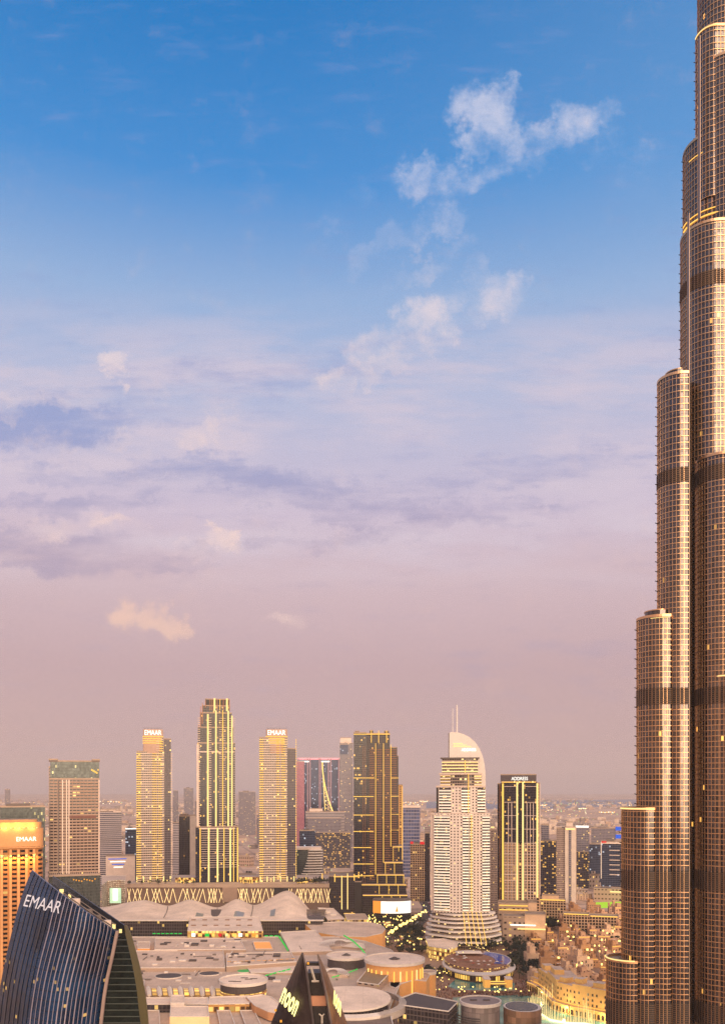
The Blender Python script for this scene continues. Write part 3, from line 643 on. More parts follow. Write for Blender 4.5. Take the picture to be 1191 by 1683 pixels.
for px in (830.5,845.5,862,880): t.strip(px, 1386, 1480, .7, .9, PINKW, 0, 'pilaster')
for py in (1293,1319,1341,1363,1386,1404,1422,1438,1448,1466): t.hstrip(828, 848, py, .7, .8, PINKW, 0, 'ledge'); t.hstrip(861, 881, py, .7, .8, PINKW, 0, 'ledge')
for px in (845,853,861,875): t.strip(px, 1284, 1287, 1.5, 2, GOLDB)
t = T('backing_tower', 'narrow brown residential tower with roof lamp between two hotels', 'tower', 811, 1340)
t.body(803, 820, 1364, d=30, mat=F_BROWN2); t.hstrip(806, 812, 1360, 2, 1.5, GOLDB); t.body(806, 815, 1361, 1364, d=6, y0=4, mat=PINKW, name='roof_plant')

# ------------------------------------------------------------------ brown tower with glass crown, left
t = T('glass_crown_tower', 'broad brown balcony tower with greenish glass crown at upper left of mall', 'tower', 122, 1000)
t.body(82, 164, 1281, d=34, mat=F_BROWN); t.body(80.5, 96, 1262, d=30, y0=.8, mat=F_BROWN2, name='side_wing'); t.body(83, 163.5, 1252, 1282, d=33, y0=.3, mat=F_GREENG, name='glass_crown')
t.body(80.5, 95, 1249.5, 1253, d=8, y0=0, mat=CONC, name='corner_block'); t.body(151, 164.5, 1249.5, 1252, d=8, y0=0, mat=CONC, name='corner_block')
for px in (96.5,103,109.5,113.5,163): t.strip(px, 1282, 1436, 1.3, .9, PINKW if px > 97 else CONC, 0, 'pilaster')
me = MB(); me.box(t.x(84), t.x(162), .05, .3, 0, .5); me.box(t.x(114.5), t.x(162.5), -1.4, 0, 0, 1.2); me.box(t.x(97.5), t.x(102), -.9, 0, 0, .9); me.box(t.x(104), t.x(108.7), -.9, 0, 0, .9); me.box(t.x(84), t.x(95), -.5, 0, 0, .8)
t.floors(me, [simple('tan_slab', (178,146,126), .8)], t.z(1434), t.z(1284), 3.5)
t.hstrip(114, 158, 1343, 3.4, 1.6, simple('rust_ledge', (120,82,72), .8), 0, 'ledge'); t.body(81, 165, 1440, 1505, d=36, y0=-1.5, mat=F_GREENG, name='base_glass'); t.body(81, 164.5, 1434, 1441, d=34, y0=-.6, mat=F_BROWN2, name='ledge_floor')
gl = MB()
for k in range(9): x = t.x(120 + k*4.4); gl.box(x, x+1.5, -1.8, -1.5, t.z(1447+(k*5)%4), t.z(1445+(k*5)%4))
gl.build('base_lights', AMBER, t.o); gl = MB()
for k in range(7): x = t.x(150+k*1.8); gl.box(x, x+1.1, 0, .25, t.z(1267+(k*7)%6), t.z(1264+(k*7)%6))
gl.build('painted_glint_panes', GOLD, t.o)  # gold glow painted on the panes in place of a sun glint
# green glass block far left
t = T('green_glass_block', 'low dark green glass office block behind amber lit tower', 'office block', 38, 950)
t.body(-4, 74.5, 1327, d=40, mat=F_GREENG); t.plant(10, 50, 1327)

# ------------------------------------------------------------------ amber lit tower at the left edge
t = T('amber_tower', 'amber floodlit round cornered tower at left edge with name on its crown', 'tower', 30, 600)
F_AMB = facade('floodlight_tinted_wall', (176,118,66), (30,24,24), 3.2, 6.0, .62, .5, .05, ls=1.0)  # amber floodlight put into the stone's base colour
def rc(p0, p1, y0, d, r):
    x0, x1 = t.x(p0), t.x(p1); return [(x0, y0)] + arc(x1-r, y0+r, r, r, 270, 360, 10) + [(x1, y0+d), (x0, y0+d)]
MB().prism(rc(-30, 70.5, 0, 30, 6), 0, t.z(1392), 0, 1).build('wall', [F_AMB, ROOF], t.o)
AMBP = simple('floodlight_tinted_plaster', (206,150,100), .8);  # crown and pilasters carry the floodlight tint in their base colour
MB().prism(rc(-30, 72, -1, 32, 6.5), t.z(1392), t.z(1362), 0, 1).build('crown', [AMBP, ROOF], t.o)
MB().prism(rc(-30, 69, 1.5, 28, 6), t.z(1362), t.z(1352), 0, 1).build('upper_crown', [AMBP, ROOF], t.o)
MB().prism(rc(-30, 62, 4, 22, 5), t.z(1352), t.z(1348), 0, 1).build('upper_crown', [AMBP, ROOF], t.o)
MB().prism(rc(-30, 73, -1.8, 33, 7), t.z(1394.5), t.z(1392.5)).build('cornice', AMBP, t.o)
dk = MB().box(t.x(58), t.x(70.9), 3, 26, 0, t.z(1394)); dk.build('corner_glazing', facade('corner_glass', (130,90,66), (46,36,38), 3.2, 2.4, .9, .6, .05), t.o)
for px in (3, 17.5, 30.5, 43.5, 56): 
    t.strip(px, 1396, 1700, 1.7, 1.4, AMBP, 0, 'pilaster'); t.strip(px, 1406, 1409, 1.5, 2.1, GOLDB, 0, 'downlight')
    ld = bpy.data.lights.new('pilaster_lamp', 'SPOT'); ld.energy = 11000; ld.color = (1, .5, .1); ld.spot_size = R(100); ld.shadow_soft_size = .4
    lo = link('pilaster_lamp', ld, t.o, None, (t.x(px), -4.2, t.z(1403))); lo.rotation_euler = (R(20), 0, 0)
for k in range(9):
    x = t.x(2 + k*7.2); MB().box(x, x+.9, -.6, .2, t.z(1362), t.z(1360.3)).build('crown_lamp', GOLDB, t.o)
for px in (8, 30, 52):
    ld = bpy.data.lights.new('crown_flood', 'POINT'); ld.energy = 3500; ld.color = (1, .5, .12); ld.shadow_soft_size = .5; link('crown_flood', ld, t.o, None, (t.x(px), -2.5, t.z(1362)+1.5))
text('EMAAR', 'sign_letters', WHITE_L, t.o, (t.x(43.5), -1.4, t.z(1379.5)), 3.0, t.x(60)-t.x(27), ext=.2)

# ------------------------------------------------------------------ middle distance
def slab_tower(name, label, cat, a, b, yt, Y, mat, d=28, extras=(), plant=True, group=None):
    t = T(name, label, cat, (a+b)/2, Y, group); t.body(a, b, yt, d=d, mat=mat)
    if plant: t.plant(a + (b-a)*.25, a + (b-a)*.6, yt, h=rnd.uniform(2, 5))
    return t
t = slab_tower('striped_office_block', 'grey office block with white horizontal bands right of glass crown tower', 'office block', 164, 200, 1334, 1650, F_STRIPE)
t.body(165, 190, 1331, 1334, d=18, y0=3, mat=PINKW, name='roof_plant'); t.hstrip(186, 199, 1334.5, 3, .6, PINKW, 0, 'parapet_band')
t = slab_tower('blue_cube_office', 'dark blue glass office with white lit roofline beside left balcony tower', 'office block', 206, 224, 1363, 1750, F_BLUEG); t.hstrip(206, 224, 1362.5, 2, 1, WHITE_L)
t = slab_tower('white_podium_office', 'low white building with blue light bands on its face', 'office block', 174, 222, 1408, 1550, PINKW, plant=False)
for k in range(4): t.hstrip(178+k*3, 208-k*2, 1412+k*4.5, 1.4, .5, (BLUE_L, WHITE_L)[k % 2])
t = slab_tower('thin_slab_tower', 'narrow dark slab tower between left balcony tower and ribbed tower', 'tower', 294, 320, 1342, 1500, F_NAVY2); t.body(312, 322, 1341, d=26, y0=-2, mat=BEIGE, name='pale_side_wall'); t.body(296, 308, 1339, 1342, d=8, y0=3, mat=CONC, name='roof_plant')
slab_tower('grey_block', 'pale striped block half hidden behind narrow dark slab tower', 'block', 284, 294, 1353, 1900, F_STRIPE)
# far blue hotel pair
for a, b, yt, lab in ((489, 526, 1247, 'far blue glass hotel tower with pink lit top, left of the pair'), (525, 558, 1247, 'far blue glass hotel tower crossed by golden sail outline')):
    t = T('far_hotel_tower', lab, 'hotel', (a+b)/2, 2600, 'pair of far blue hotel towers'); t.body(a, b, yt, d=50, mat=F_BLUEG)
    for px in (a+1.5, (a+b)/2-2, (a+b)/2+2, b-1.5): t.strip(px, yt, 1375, 3.4, 1.5, simple('pink_grey_pier', (170,140,150), .7), 0, 'pier')
    t.hstrip(a, b, yt+.5, 5, 1, simple('pink_top', (236,160,170), .6, emit=(255,150,165), es=.5), 0, 'crown_band'); t.hstrip(a+3, (a+b)/2, yt+5, 4, 1.6, WHITE_L)
t = T('rose_tower', 'rose pink glass tower edge left of far blue hotel pair', 'tower', 494, 2500); t.body(487, 500, 1252, d=30, mat=facade('rose_glass', (176,120,130), (140,80,100), 3.6, 3, .8, .6, 0))
t = T('golden_sail_frame', 'tall curved golden lit lattice sail before far blue hotel', 'landmark', 540, 2450)
m = MB(); last = None
for q in range(15):
    s_ = q/14; x1 = t.x(529.5 + 20*s_**1.9); x0 = t.x(529.5 + 5*s_); z = t.z(1253 + 88*s_)
    if last: m.bar((last[0],0,last[2]), (x0,0,z), 1.0); m.bar((last[1],0,last[2]), (x1,0,z), 1.8); m.bar((x0,0,z), (x1,0,z), .5); m.bar((last[0],0,last[2]), (x1,0,z), .4)
    last = (x0, x1, z)
m.bar((last[0],0,last[2]),(last[0]+4,0,0),1.2); m.bar((last[1],0,last[2]),(last[1]-2,0,0),1.2)
m.build('lattice', simple('gold_lattice', (240,210,130), .5, emit=(255,220,130), es=.8), t.o)
t = slab_tower('tall_far_tower', 'tall pale grey far tower with blue glass head behind outlined tower', 'tower', 558, 580, 1222, 2300, F_GREYG); t.body(559, 577, 1213, 1222, d=20, y0=4, mat=PINKW, name='crown'); t.body(558.6, 572, 1224, 1240, d=4, y0=-1, mat=F_BLUEG, name='glass_head')
t = slab_tower('long_low_hotel', 'long pale stepped hotel block with banded floors below far towers', 'hotel', 502, 566, 1335, 2150, F_STRIPE); t.body(508, 530, 1330, 1335, d=20, y0=5, mat=PINKW, name='roof_plant'); t.body(505, 560, 1345, d=24, y0=-14, mat=F_GREYG, name='lower_wing'); t.body(518, 575, 1368, d=20, y0=-30, mat=F_OFFICE, name='lower_wing')
t = slab_tower('dark_domed_office', 'small dark blue office with slanted roof behind right balcony tower', 'office block', 492, 518, 1366, 1700, F_BLUEG)
# curved ribbed building
t = T('ribbed_shell_building', 'white building with wavy horizontal ribs behind podium trees', 'building', 508, 1560)
MB().box(t.x(487), t.x(506), 0, 30, 0, t.z(1398)).build('glass_wall', F_GREENG, t.o); rb = []
m = MB().prism([(t.x(505),0),(t.x(528),4),(t.x(532),26),(t.x(505),26)], 0, t.z(1396), 0, 0); m.build('wall', CONC, t.o)
for k in range(11):
    z = t.z(1397 + k*4.3); sft = k*k*.25; MB().prism([(t.x(507)-sft*.6,-1.6),(t.x(518)-sft*.2,-3),(t.x(530.5),1.5),(t.x(530.5),4),(t.x(505)-sft*.6,2)], z-1.6, z).build('rib', WHITEC, t.o)
MB().prism([(t.x(486),-2),(t.x(508),-2),(t.x(528),4),(t.x(528),28),(t.x(486),28)], t.z(1397), t.z(1393)).build('roof', PINKW, t.o)
t = slab_tower('blue_slab_office', 'blue grey office block with white top edge right of outlined tower', 'office block', 662, 690, 1328, 1900, facade('blue_band_glass', (150,140,150), (70,78,112), 7.6, 6, .92, .75, 0)); t.hstrip(661, 691, 1326, 5, 1, PINKW, 0, 'parapet_band')
t = slab_tower('red_topped_block', 'brown apartment block with two small red rooftop signs', 'block', 674, 698, 1388, 1500, F_GRID); t.hstrip(674, 679, 1385.5, 4, 1, RED_L); t.hstrip(690, 697, 1386, 4.5, 1, RED_L); t.body(698, 706, 1370, d=28, mat=F_NAVY2, name='side_wing')
# right hand cluster
t = slab_tower('lit_office_block', 'dark office with scattered amber windows right of gold pilaster tower', 'office block', 888, 915, 1383, 1560, F_OFFICE); t.body(889, 902, 1357, d=24, y0=16, mat=F_GREYG, name='rear_wing')
t = slab_tower('slim_brown_tower', 'slim brown tower with pale lit head in right hand cluster', 'tower', 914, 947, 1363, 1480, F_BROWN2); t.body(928, 946, 1360, d=24, y0=-2, mat=BEIGE, name='pale_side_wall'); t.body(930, 941, 1352, 1360, d=8, y0=2, mat=PINKW, name='crown'); t.hstrip(929, 944, 1363, 2.2, 1.2, GOLDB, -2); t.body(934.5, 938.5, 1364, d=3, y0=-3, mat=F_GREYG, name='glass_strip')
t = slab_tower('white_topped_tower', 'grey blue office tower with white lit roof name board', 'office block', 944, 968, 1359, 1700, F_GREYG); t.hstrip(945, 967, 1359, 3.5, 1, WHITE_L); t.body(947, 966, 1400, d=20, y0=-10, mat=F_OFFICE, name='lower_wing')
t = slab_tower('window_grid_block', 'pale office block with fine window grid beside supertall tower', 'office block', 971, 1012, 1362, 2000, F_GREYG)
bb = t; bb.hstrip(1011, 1021, 1362, 9, 1, BLUE_L); bb.hstrip(1011, 1021, 1375, 9, 1, BLUE_L)
t = slab_tower('navy_frame_office', 'navy office block with white frame and red roof mark beside supertall tower', 'office block', 987, 1024, 1384, 1620, F_BLUEG); t.strip(987.5, 1384, 1445, 1.4, 1, WHITEC, 0, 'frame'); t.hstrip(987, 1022, 1386, 3, .8, PINKW, 0, 'frame'); t.hstrip(988, 996, 1384.5, 3, 1.2, RED_L)
for k in range(6): t.hstrip(1001, 1018, 1398+k*8, 1.4, .5, PINKW, 0, 'ledge')
slab_tower('plain_navy_block', 'plain dark blue block between two right hand offices', 'office block', 966, 988, 1388, 1800, F_BLUEG)
slab_tower('far_grey_tower', 'far grey tower showing between ribbed tower and right balcony tower', 'tower', 392, 420, 1302, 3600, F_GREYG)
for a, b, yt, Y, lab in ((8,17,1298,3400,'thin pale far tower above amber tower'),(302,318,1296,4200,'hazy far tower left of ribbed tower'),(284,293,1300,4400,'slender hazy far tower beside left balcony tower'),(404,412,1309,4300,'small hazy far tower near right balcony tower'),(320,324,1318,3900,'hazy far stub tower touching the ribbed tower'),(422,432,1340,3000,'small far block left of right balcony tower')):
    slab_tower('hazy_tower', lab, 'tower', a, b, yt, Y, F_GREYG, 30)
# ------------------------------------------------------------------ mall quarter
class B:
    """a low building from a roof outline given at its real height"""
    def __init__(s, name, label, cat, pts, z, wall, roof=None, z0=0, group=None, parapet=.8, part='wall', parent=None):
        W = [G(a, b, z) for a, b in pts] if pts and not isinstance(pts[0], Vector) else [tuple(p) for p in pts]
        cx = sum(p[0] for p in W)/len(W); cy = sum(p[1] for p in W)/len(W)
        s.c = (cx, cy); s.o = thing(name, label, cat, (cx, cy, 0), 0, group); s.zt = z; s.L = [(p[0]-cx, p[1]-cy) for p in W]
        m = MB().prism(s.L, z0, z, 0, 1)
        if parapet:
            i_ = offset(s.L, -.5); N = len(i_)
            for k in range(N):
                j = (k+1) % N; m.face([(*s.L[k],z),(*s.L[j],z),(*s.L[j],z+parapet),(*s.L[k],z+parapet)], None, 2); m.face([(*i_[j],z),(*i_[k],z),(*i_[k],z+parapet),(*i_[j],z+parapet)], None, 2); m.face([(*s.L[k],z+parapet),(*s.L[j],z+parapet),(*i_[j],z+parapet),(*i_[k],z+parapet)], None, 2)
        m.build(part, [wall, roof or MROOF, TRIM2], s.o)
    def p(s, px, py, z): x, y = G(px, py, z); return (x - s.c[0], y - s.c[1])
def roof_mat(name, c, seam=9.0, dark=.86):
    m = bpy.data.materials.new(name); m.use_nodes = True; t = NT(m.node_tree)
    b = t.add('ShaderNodeBsdfPrincipled'); o = t.add('ShaderNodeOutputMaterial'); t.l.new(b.outputs[0], o.inputs[0])
    g = t.add('ShaderNodeNewGeometry').outputs['Position']; x, y, z = t.sep(g)
    n = t.noise(g, .035, 6, .65); n2 = t.noise(g, .5, 4, .7)
    a = t.m('LESS_THAN', t.m('FRACT', t.m('DIVIDE', x, seam)), .05); c2 = t.m('LESS_THAN', t.m('FRACT', t.m('DIVIDE', y, seam*1.6)), .04)
    k = t.m('MULTIPLY', t.m('ADD', .22, t.m('ADD', t.m('MULTIPLY', n, 1.0), t.m('MULTIPLY', n2, .5))), t.m('SUBTRACT', 1, t.m('MULTIPLY', t.m('MAXIMUM', a, c2), 1-dark)))
    v = t.add('ShaderNodeVectorMath', operation='SCALE'); v.inputs[0].default_value = lin(c); t.put(v.inputs['Scale'], k)
    t.put(b.inputs['Base Color'], v.outputs[0]); b.inputs['Roughness'].default_value = .85; return m
MROOF = roof_mat('mall_roof_beige', (214,184,162)); MROOF2 = roof_mat('mall_roof_grey', (200,172,152), 6); MROOF3 = roof_mat('mall_roof_pale', (234,206,184), 14, .93)
TRIM2 = simple('roof_edge', (222,206,194), .8); MWALL = facade('mall_wall', (176,148,128), (60,50,48), 8, 6, .5, .3, .15, ls=1.0)
GOLDW = facade('gold_lit_shopfront', (190,140,80), (90,64,40), 5, 4, .8, .7, .7, (255,206,110), 1.4); DARKR = simple('dark_roof', (82,70,68), .7); DARKG = facade('dark_glazing', (96,82,78), (48,44,48), 4, 3, .85, .8, .03, ls=1.0)
LEAF = None
# podium with the crossed light lattice
pod = thing('lattice_podium', 'long low podium fronted by crossed glowing diagonal bars under the towers', 'building', (X(374,1270), 1270, 0))
px_ = lambda a: (a-374)*1270/F; pz = lambda b: CH-(b-HY)*1270/F
MB().box(px_(208), px_(541), 0, 130, 0, 56.5, 0, 1).build('wall', [simple('podium_brown', (120,96,84), .8), MROOF2], pod)
MB().box(px_(206), px_(541), -2.5, 0, pz(1459), pz(1453)).build('fascia', simple('podium_fascia', (176,150,130), .8), pod)
MB().box(px_(366), px_(390), -3, 0, 30, pz(1459)).build('plain_panel', simple('podium_panel', (160,132,114), .8), pod)
LAT = simple('lattice_light', (250,222,160), .5, emit=(255,222,160), es=.85)
x = 210
rr = random.Random(3); nb = 0
while x < 538 and nb < 96:
    if 362 < x < 391 or 447 < x < 474 : x += 3; continue
    wd = rr.choice((5, 6, 7.5)); 
    for a, b in (((x, 1461), (x+wd, 1484)), ((x+wd, 1461), (x, 1484))):
        if rr.random() < .82:
            MB().bar((px_(a[0]), -1.2, pz(a[1])), (px_(b[0]), -1.2, pz(b[1])), .42).build('diagonal_bar', LAT, pod); nb += 1
    x += rr.choice((4, 5.5, 7, 8.5))
MB().box(px_(450), px_(474), -3, 0, pz(1470), pz(1460)).build('dark_panel', DARKM, pod)
for k in range(22):
    a = rr.choice([rr.uniform(284, 320), rr.uniform(391, 424), rr.uniform(488, 505)]); MB().box(-.5, .5, 0, .6, 0, rr.uniform(4, 9)).build('garden_light', GOLD, pod, loc=(px_(a), rr.uniform(3, 16), 56.6))
for a, b, h_ in ((283,322,7),(390,426,8),(487,520,5)): MB().box(px_(a), px_(b), 20, 30, 56.5, 56.5+h_, 0, 1).build('garden_pavilion', [GOLDW, MROOF2], pod)
# rounded west end with illuminated panel
B_ = B('corner_rotunda', 'round cornered low building with glowing white and green wall panel', 'building', [(167,1456),(176,1449),(196,1447),(206,1448),(206,1440),(167,1440)], 53, facade('dotted_wall', (176,146,128), (236,214,180), 3, 3, .4, .4, .7, (255,236,200), .7))
q = Vector(B_.p(175, 1451, 53)); 
mm = MB(); mm.box(q.x+7, q.x+24, q.y-6.5, q.y-4.5, 22, 45); mm.build('light_panel', simple('green_white_panel', (190,220,190), .5, emit=(190,235,190), es=.7), B_.o)
MB().box(q.x+12, q.x+19, q.y-7, q.y-6.5, 26, 44).build('white_panel', WHITE_L, B_.o)
# dark glazed building with gold uprights between lattice and outlined tower
t = T('gold_upright_building', 'dark glazed low building with tall gold uprights beside outlined tower', 'building', 560, 1280)
t.body(540, 583, 1441, d=60, mat=F_NAVY2); t.body(583, 594, 1450, d=30, y0=-2, mat=DARKM, name='dark_bay')
for px, a, b in ((540,1453,1494),(561.5,1440,1495),(571,1436,1495),(590,1453,1496),(550,1437,1450),(529.5,1436,1446),(582,1437,1448)): t.strip(px, a, b, 1.3, 1, GOLDB if b > 1480 else GOLD)
t.hstrip(548, 588, 1441.5, 1, .7); t.hstrip(565, 590, 1502, 1.3, 1); t.hstrip(568, 590, 1506, 1, 1.5)
# wave roofed hall
wh = thing('wave_roof_hall', 'broad pale hall roof of rolling shell waves before the lattice podium', 'building', (X(350,1050), 1050, 0))
ctrl = [(150,1492),(227,1480),(267,1489),(303,1479),(350,1492),(384,1478),(412,1488),(469,1464),(530,1512)]
def ridge(px):
    for (a, b), (c, d_) in zip(ctrl, ctrl[1:]):
        if a <= px <= c:
            f_ = (px-a)/(c-a); f_ = f_*f_*(3-2*f_)*.85 + f_*.15; return b+(d_-b)*f_
    return ctrl[-1][1]
P = []
for i in range(96):
    px = 150 + i*4.0; row = []
    zr = CH - (ridge(px)-HY)*1180/F
    for j in range(15):
        v_ = j/14; Y_ = 1050 + 130*v_; s_ = math.sin(min(1, v_*1.02)*math.pi/2); z_ = 36.3 + (zr-36.3)*s_**1.25; x_ = X(px, 1050 + 60*v_ + 60*v_*v_*.6)
        row.append((x_ - wh.location.x, Y_-1050, z_))
    row.append((row[-1][0], 160, 24)); P.append(row)
wm = MB().grid(P, 0, us=.1); wm.build('wave_roof', MROOF3, wh, smooth=True)
MB().box(X(150,1050)-wh.location.x, X(530,1050)-wh.location.x, .5, 100, 0, 35.6).build('wall', DARKG, wh)
MB().box(X(150,1050)-wh.location.x, X(532,1050)-wh.location.x, -2, 2, 35.6, 37).build('eave', TRIM2, wh)
for px in (267, 349, 412):
    sm = MB(); c_ = min(range(96), key=lambda i: abs(150+i*4-px)); 
    for j in range(2, 13): a, b = P[c_][j], P[c_][j+1]; sm.bar((a[0],a[1],a[2]+.5), (b[0],b[1],b[2]+.5), .5)
    sm.build('roof_seam', CONC, wh)
for px, w0 in ((320,4),(384,5),(443,3)):
    c_ = min(range(96), key=lambda i: abs(150+i*4-px)); sm = MB(); Q = [[(P[i][j][0], P[i][j][1], P[i][j][2]+.35) for j in (2,3,4,5)] for i in range(c_, c_+w0)]; sm.grid(Q); sm.build('roof_glazing', simple('grey_glazing', (130,132,134), .3), wh)
# big base of the mall
base = B('shopping_mall', 'sprawling flat roofed beige shopping mall below the towers', 'mall', [(60,1541),(560,1541),(600,1548),(642,1562),(668,1585),(655,1625),(640,1660),(640,1720),(-60,1720),(-60,1600)], 30, MWALL, MROOF2)
def on(pts, z, z0=29.9, wall=None, roof=None, name='raised_roof', par=.7):
    L = [base.p(a, b, z) for a, b in pts]; m = MB().prism(L, z0, z, 0, 1)
    i_ = offset(L, -.6); N = len(L)
    for k in range(N):
        j = (k+1) % N; m.face([(*L[k],z),(*L[j],z),(*L[j],z+par),(*L[k],z+par)], None, 2); m.face([(*i_[j],z),(*i_[k],z),(*i_[k],z+par),(*i_[j],z+par)], None, 2); m.face([(*L[k],z+par),(*L[j],z+par),(*i_[j],z+par),(*i_[k],z+par)], None, 2)
    return m.build(name, [wall or MWALL, roof or MROOF, TRIM2], base.o)
on([(255,1543),(394,1543),(404,1562),(254,1562)], 34, roof=MROOF); on([(190,1564),(367,1563),(370,1592),(185,1592)], 33, roof=MROOF); on([(372,1568),(478,1566),(487,1582),(372,1590)], 34.5)
on([(460,1533),(519,1530),(546,1564),(477,1566)], 33, roof=MROOF3); on([(180,1612),(238,1612),(236,1640),(178,1640)], 33, roof=MROOF2); on([(406,1592),(470,1584),(494,1588),(500,1600),(412,1600)], 31.5, roof=MROOF3)
on([(415,1549),(444,1549),(449,1561),(419,1561)], 31.2, roof=simple('warm_court', (230,160,90), .8, emit=(255,160,70), es=.35), name='lit_court'); on([(226,1549),(247,1549),(246,1560),(226,1560)], 34, wall=simple('warm_wall', (224,150,86), .8, emit=(255,150,60), es=.25), name='round_plant')  # orange light of court and plant wall put into their colour and glow
for (a, b, c, g) in (([(250,1535),(300,1535)], 30.6, .9, GREEN_L), ([(434,1539),(458,1539),(474,1563)], 31, 1.3, GREEN_L), ([(429,1606),(455,1599),(478,1593)], 32, 1.0, GREEN_L), ([(545,1607),(565,1602),(588,1593)], 32, .9, GREEN_L), ([(565,1538),(580,1547),(592,1558),(600,1568)], 34, 1.3, GREEN_L), ([(372,1581),(440,1579),(486,1576)], 35.5, .3, AMBER)):
    m = MB()
    for p, q in zip(a, a[1:]):
        P0, P1 = Vector((*base.p(*p, b), b)), Vector((*base.p(*q, b), b)); n_ = max(1, int((P1-P0).length/5))
        for k in range(n_): m.bar(P0.lerp(P1, (k+.1)/n_), P0.lerp(P1, (k+.8)/n_), c*.6)
    m.build('edge_lights', g, base.o)
def disc(px, py, z, rpx, h, wall, roof, name='round_roof', z0=None, ry=None, **k):
    x, y = base.p(px, py, z); Yw = y + base.c[1]; r = rpx*Yw/F
    return (x, y, r)
for (px, py, r_, m_) in ((277,1606,21,DARKR),(344,1602,16,DARKR),(402,1598,12,GREEN_L)):
    x, y, r = disc(px, py, 30, r_, 0, 0, 0); ring = MB().prism(circle(x, y, r*1.06, r*.9), 29.9, 30.9); ring.build('roof_well_kerb', TRIM2, base.o); MB().prism(circle(x, y, r, r*.84), 30.5, 31.1).build('roof_well', m_ if m_ is not GREEN_L else simple('green_well', (60,110,70), .7, emit=(60,220,90), es=.3), base.o)
# arcade of gold skylights between white ribs
for k in range(8):
    a = 243 + k*17.5; c1 = base.p(a, 1624, 34); c2 = base.p(a+2.5, 1641, 31)
    pts = [Vector((*c1, 31)).lerp(Vector((*c2, 31)), s_/6) + Vector((0,0,4.5*math.sin(math.pi*(.25+.6*s_/6)))) for s_ in range(7)]
    m = MB()
    for p, q in zip(pts, pts[1:]): m.bar(p, q, 1.6)
    m.build('white_rib', TRIM2, base.o)
    if k < 7:
        m = MB(); Q = [[p + Vector((2.2+ u_*4.0, 0, -.6)) for p in pts[1:]] for u_ in (0, 1)]; m.grid(Q); m.build('skylight', facade('gold_skylight', (120,86,50), (200,150,60), 1.6, 1.2, .8, .8, .8, (255,200,90), .9), base.o)
on([(236,1641),(342,1641),(342,1652),(234,1652)], 36, z0=30, wall=DARKG, roof=MROOF3); on([(344,1640),(412,1638),(410,1651),(342,1652)], 36, z0=30, wall=GOLDW, roof=MROOF3); on([(281,1637),(303,1637),(303,1650),(280,1650)], 40, roof=MROOF3, wall=TRIM2); on([(280,1655),(342,1655),(344,1672),(279,1672)], 38, roof=MROOF3, wall=simple('lit_white_wall', (226,190,150), .8, emit=(255,190,110), es=.5))  # lit white wall carries its warm light as a glow in the material
on([(356,1662),(378,1662),(392,1700),(364,1700)], 31.5, roof=MROOF2); on([(394,1662),(418,1662),(436,1700),(408,1700)], 31.5, roof=MROOF2); on([(240,1662),(262,1662),(264,1700),(240,1700)], 31.5, roof=MROOF2)
on([(404,1640),(430,1636),(446,1640),(462,1652),(476,1662),(470,1670),(440,1664),(418,1654)], 37, z0=31, roof=MROOF3, wall=simple('ramp_wall', (206,150,104), .8)); on([(560,1548),(598,1552),(600,1560),(560,1556)], 32, roof=MROOF3)
on([(608,1588),(650,1591),(622,1620),(586,1615)], 36, roof=simple('brown_flat_roof', (150,122,92), .85)); on([(566,1665),(640,1662),(650,1700),(560,1700)], 32, roof=roof_mat('slatted_roof', (130,108,96), 1.6, .6))
rr = random.Random(11)
for k in range(99):    # plant units, each its own part
    px, py, z_ = rr.choice([(rr.uniform(262,392), rr.uniform(1546,1559), 34), (rr.uniform(200,360), rr.uniform(1567,1588), 33), (rr.uniform(376,475), rr.uniform(1570,1584), 34.5), (rr.uniform(200,460), rr.uniform(1596,1618), 30), (rr.uniform(450,560), rr.uniform(1600,1660), 30), (rr.uniform(180,230), rr.uniform(1545,1560), 30)])
    x, y = base.p(px, py, z_); w_ = rr.choice((.8,1.2,1.6,2.4,3.4)); MB().box(-w_, w_, -w_*.6, w_*.6, 0, rr.uniform(.8, 2.2)).build('roof_plant', rr.choice((CONC, TRIM2, DARKR)), base.o, loc=(x, y, z_))
for k in range(26):
    px, py, z_ = rr.choice([(rr.uniform(262,372), rr.uniform(1546,1559), 34), (rr.uniform(200,330), rr.uniform(1567,1588), 33), (rr.uniform(376,445), rr.uniform(1570,1584), 34.5), (rr.uniform(200,330), rr.uniform(1596,1618), 30)])
    x, y = base.p(px, py, z_); L_ = rr.uniform(8, 26); MB().box(0, L_, -.35, .35, .3, .9).box(0,.4,-.3,.3,0,.3).box(L_-.4,L_,-.3,.3,0,.3).build('roof_duct', rr.choice((CONC, TRIM2)), base.o, loc=(x, y, z_)).rotation_euler = (0,0,rr.choice((0, R(90), R(8))))
# ribbed fan skylights
def fan(name, label, px, py, z, r0, n, a0, a1, h):
    x, y = G(px, py, z); o = thing(name, label, 'skylight', (x, y, 30)); 
    for k in range(n):
        r = r0*(1 - k/n*.72); m = MB(); pts = arc(0, 0, r, r*1.25, a0, a1, 16)
        Q = [Vector((p[0], p[1], z-30 + h*math.sin(math.pi*i/16) + k*.35)) for i, p in enumerate(pts)]
        for p, q in zip(Q, Q[1:]): m.bar(p, q, .55)
        m.build('rib', TRIM2, o)
    MB().prism(arc(0,0,r0*.98,r0*1.2,a0,a1,16)+[(0,0)], 0, z-30+.5, 0, 0).build('base_roof', MROOF2, o)
fan('ribbed_skylight', 'large ribbed fan shaped skylight behind green lit roof edge', 562, 1556, 32, 24, 9, 60, 200, 2.5); fan('ribbed_skylight', 'small ribbed fan skylight right of dark pointed tower', 545, 1603, 32, 15, 6, -10, 150, 2)
